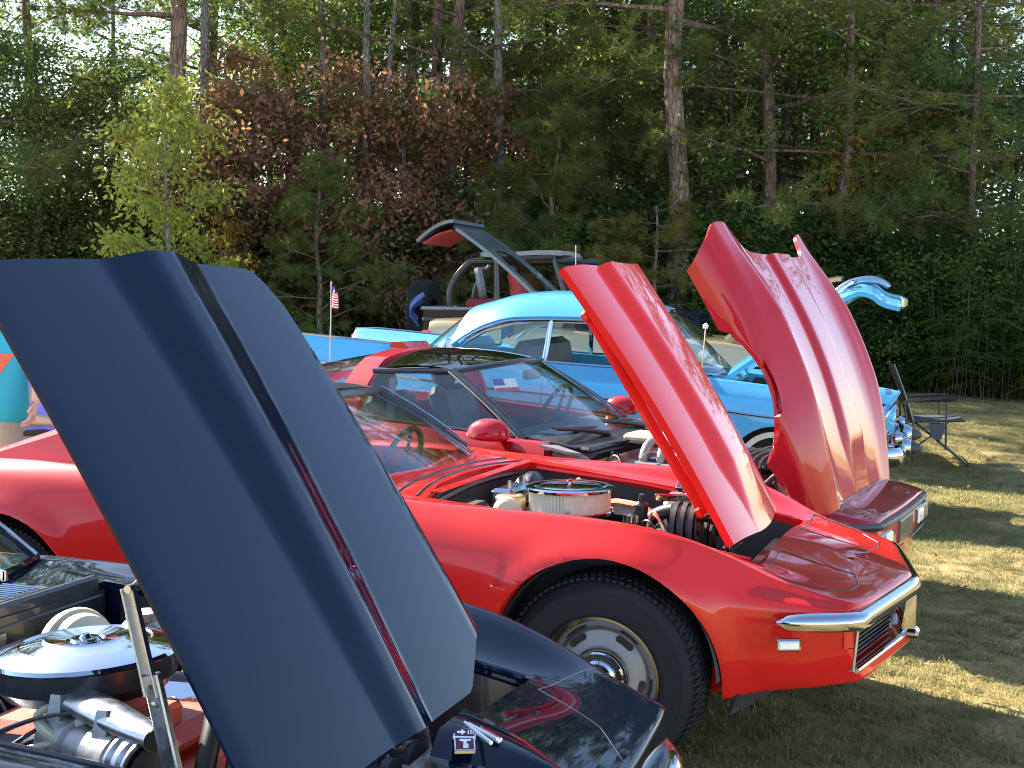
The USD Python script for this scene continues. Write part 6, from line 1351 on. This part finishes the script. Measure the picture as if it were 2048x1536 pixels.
# shared ones: rows of the woods
for k, (px, D, kd) in enumerate([(-260, 25, 'b1'), (-40, 25.5, 'b4'), (60, 24.8, 'b4'), (150, 26.5, 'b4'), (240, 25.2, 'b4'), (420, 26.2, 'b4'), (575, 28.3, 'b1'), (590, 30.5, 'b2'), (720, 29.5, 'b1'), (830, 31.5, 'b3'), (1010, 28.5, 'b4'), (1075, 30.5, 'b2'), (1180, 27.4, 'b4'), (1250, 31, 'b3'),
                            (1400, 26.6, 'b4'), (1470, 24.4, 'b4'), (1560, 25, 'b2'), (1610, 28.5, 'b1'), (1760, 25.0, 'b4'), (1830, 26.4, 'b2'), (1920, 24.2, 'b4'), (2010, 25.5, 'b4'), (2090, 24.0, 'b4'), (1700, 30, 'b3'), (1880, 30, 'b1'), (-200, 26, 'b2'), (-340, 27, 'b1'),
                            (960, 35, 'b1'), (1130, 36, 'b3'), (1330, 34, 'b2'), (1500, 35, 'b1'), (660, 36, 'b3'), (440, 36, 'b2')]):
    nm = {'b1': (B1, 'tall dark leafy tree in the woods'), 'b2': (B2, 'mid green bushy tree in the woods'), 'b3': (B3, 'high-crowned tree deep in the woods'), 'b4': (B4, 'low dark tree at the edge of the woods')}[kd]
    plant(kd, nm[0], *at(px, D), rw.random()*6.28, (.88+.24*rw.random())*(.84 if px < 480 and kd == 'b4' else 1), nm[1].replace('in the woods', 'in the woods '+where(px)).replace('at the edge of the woods', 'at the edge of the woods '+where(px)), {'b1': 'tall dark trees of the woods', 'b2': 'mid green trees of the woods', 'b3': 'high-crowned trees of the woods', 'b4': 'low trees at the edge of the woods'}[kd]+' '+where(px))
for k, (px, D, kd) in enumerate([(230, 28, 's2'), (800, 30, 's2'), (1040, 31, 's2'), (1100, 33, 's2'), (1205, 32, 's2'), (1245, 34, 's2'), (1263, 33, 's2'), (1590, 30, 's2'), (540, 32, 's2'), (690, 33, 's2'), (1740, 28, 's2'), (1850, 32, 's2')]):
    plant(kd, S2, *at(px, D), rw.random()*6.28, .9+.25*rw.random(), 'slender grey-barked tree '+where(px), 'slender trees of the woods '+where(px))
for k, (px, D) in enumerate([(1140, 33), (1430, 32), (60, 31), (430, 34), (1780, 31), (2060, 29), (1290, 28)]):
    plant('p2', P2, *at(px, D), rw.random()*6.28, .95+.2*rw.random(), 'tall pine deep in the woods '+where(px), 'tall pines deep in the woods '+where(px))
for k in range(22):   # the far side of the woods
    px = -150+2350*(k+rw.random()*.7)/22; kd = 'b1' if k % 3 else 'b2'
    if 40 < px < 480 or px > 1960: continue
    plant(kd, B1, *at(px, 41+6*rw.random()), rw.random()*6.28, 1.15+.2*rw.random(), {'b1': 'tall leafy tree deep in the woods ', 'b2': 'leafy tree at the far side of the woods '}[kd]+where(px), {'b1': 'far trees of the woods ', 'b2': 'trees at the far side of the woods '}[kd]+where(px))
def along(px0, px1, n, d0, d1, kinds):
    for k in range(n):
        px = px0+(px1-px0)*(k+rw.random()*.8)/n; x = (px-1024)/2600*23; y = float(edge_y(x))+d0+(d1-d0)*rw.random(); x = (px-1024)/2600*y
        kd = rw.choice(kinds); bb, lb, g = {'u1': (U1, 'dark leafy shrub at the edge of the woods', 'dark shrubs along the woods'), 'u2': (U2, 'mid green shrub at the edge of the woods', 'mid green shrubs along the woods'), 'f1': (F1, 'feathery-leaved shrub at the edge of the grass', 'feathery shrubs along the grass')}[kd]
        plant(kd, bb, x, y, rw.random()*6.28, .8+.45*rw.random(), lb+' '+where2(px), g+' '+where2(px))
along(-250, 1500, 34, .3, 2.2, ['u1', 'u1', 'u2'])
along(1420, 2250, 14, -.2, .9, ['f1', 'f1', 'u2'])
along(1400, 2250, 17, .9, 2.6, ['u1', 'u2', 'f1'])
# forest floor, weeds at its edge
fx = np.linspace(-26, 24, 80); G_ = np.array([[(x, float(edge_y(x))-.35+t*26, 0) for t in np.linspace(0, 1, 20)**1.6] for x in fx]); G_[..., 2] = gz(G_[..., 0], G_[..., 1])+.02
tag(usdkit.mesh(stage, '/World/forest_floor', open_sheet(G_), FLOORM, smooth=True).GetPrim(), kind='structure')
# ------------------------------------------------------------------ grass blades and weeds (uncountable)
GRASSB = leaf_mat('grass_blades', [(0, (0.20, 0.19, 0.075)), (.2, (0.33, 0.265, 0.12)), (.5, (0.52, 0.40, 0.215)), (.8, (0.66, 0.515, 0.30)), (1, (0.74, 0.61, 0.40))], trans=.45, rough=.7)
def blades(seed, n, h, size, w):
    rnd = np.random.default_rng(seed); p = np.column_stack([rnd.random((n, 2))*size-size/2, np.zeros(n)])
    cl = rnd.random((max(n//22, 1), 2))*size-size/2; k = rnd.random(n) < .65; i = rnd.integers(0, len(cl), n); p[k, :2] = cl[i[k]]+rnd.normal(size=(k.sum(), 2))*.022
    a = rnd.random(n)*6.28; l = h*(.45+.75*rnd.random(n)**1.5); b = (.45+1.1*rnd.random(n))
    d = np.stack([np.cos(a), np.sin(a), 0*a], 1); s = np.stack([-np.sin(a), np.cos(a), 0*a], 1)*w*(.6+.8*rnd.random(n))[:, None]
    m1 = p+d*(l*b*.30)[:, None]+np.array([0, 0, 1])*(l*.60)[:, None]; m2 = p+d*(l*b*.95)[:, None]+np.array([0, 0, 1])*(l*(1.05-.35*b))[:, None]
    v = np.stack([p-s, p+s, m1+s*.8, m1-s*.8, m2], 1).reshape(-1, 3); o = np.arange(n)[:, None]*5
    return trimesh.Trimesh(v, np.concatenate([o+[0, 1, 2], o+[0, 2, 3], o+[3, 2, 4]]), process=False)
def scatter(name, protos, spots, seed, s0, s1):
    rnd = np.random.default_rng(seed); pi = UsdGeom.PointInstancer.Define(stage, '/World/'+name); rel = pi.CreatePrototypesRel()
    for k, (m, mt) in enumerate(protos):
        q = usdkit.mesh(stage, f'/World/{name}/tuft_{k:03d}' if k else f'/World/{name}/tuft', m, mt, smooth=False); rel.AddTarget(q.GetPath())
    n = len(spots); pi.CreateProtoIndicesAttr(Vt.IntArray.FromNumpy(rnd.integers(0, len(protos), n).astype(np.int32)))
    pi.CreatePositionsAttr(Vt.Vec3fArray.FromNumpy(np.asarray(spots, np.float32)))
    a = rnd.random(n)*np.pi; pi.CreateOrientationsAttr(Vt.QuathArray([Gf.Quath(float(math.cos(t)), 0, 0, float(math.sin(t))) for t in a]))
    s = s0+(s1-s0)*rnd.random(n)
    if name == 'grass': P_ = np.asarray(spots); s = s*(.9+.45*np.clip(np.sin(P_[:, 0]*2.1+1.3*np.sin(P_[:, 1]*1.7))*np.sin(P_[:, 1]*2.6+P_[:, 0])*.5+.35, 0, 1)**2)
    pi.CreateScalesAttr(Vt.Vec3fArray.FromNumpy(np.repeat(s[:, None], 3, 1).astype(np.float32)))
    tag(pi.GetPrim(), kind='stuff'); return pi
gs = []
for x in np.arange(-6, 12, .42):
    for y in np.arange(2.2, 23.5, .42):
        px = 1024+2600*x/y
        if y < edge_y(x)+.1 and -120 < px < 2200 and not (px < 700 and y > 9): gs.append((x, y))
gs = np.array(gs); rg = np.random.default_rng(4); gs = gs+rg.normal(size=gs.shape)*.06
gs = np.column_stack([gs, gz(gs[:, 0], gs[:, 1])-.004])
protos = [(blades(100+k, 1500, .034, .5, .0020), GRASSB) for k in range(4)]
GR = scatter('grass', protos, gs, 9, .85, 1.35); tag(GR.GetPrim(), 'short dry tan and green grass of the field', 'grass')
ws = []
for k in range(900):
    x = -14+26*rg.random(); y = float(edge_y(x))-.25+1.6*rg.random()**1.5; ws.append((x, y, float(gz(x, y))))
WD = scatter('weeds', [(blades(120+k, 60, .55, .35, .006), WEED) for k in range(3)], ws, 10, .5, 1.35); tag(WD.GetPrim(), 'tall weeds along the foot of the woods', 'weeds')

fl = []
for k in range(420):
    y = 5+16*rg.random()**.8; x = (-.05+.46*rg.random())*y
    if y < edge_y(x): fl.append((x, y, float(gz(x, y))+.012+.02*rg.random()))
rl = np.random.default_rng(77); lv = leaves(np.array(fl), .06, .04, rl, .0, 1.6)
tag(part(None, 'fallen_leaves', lv, LEAFR, smooth=False), 'dry brown leaves scattered over the grass', 'leaves', kind='stuff')
pass
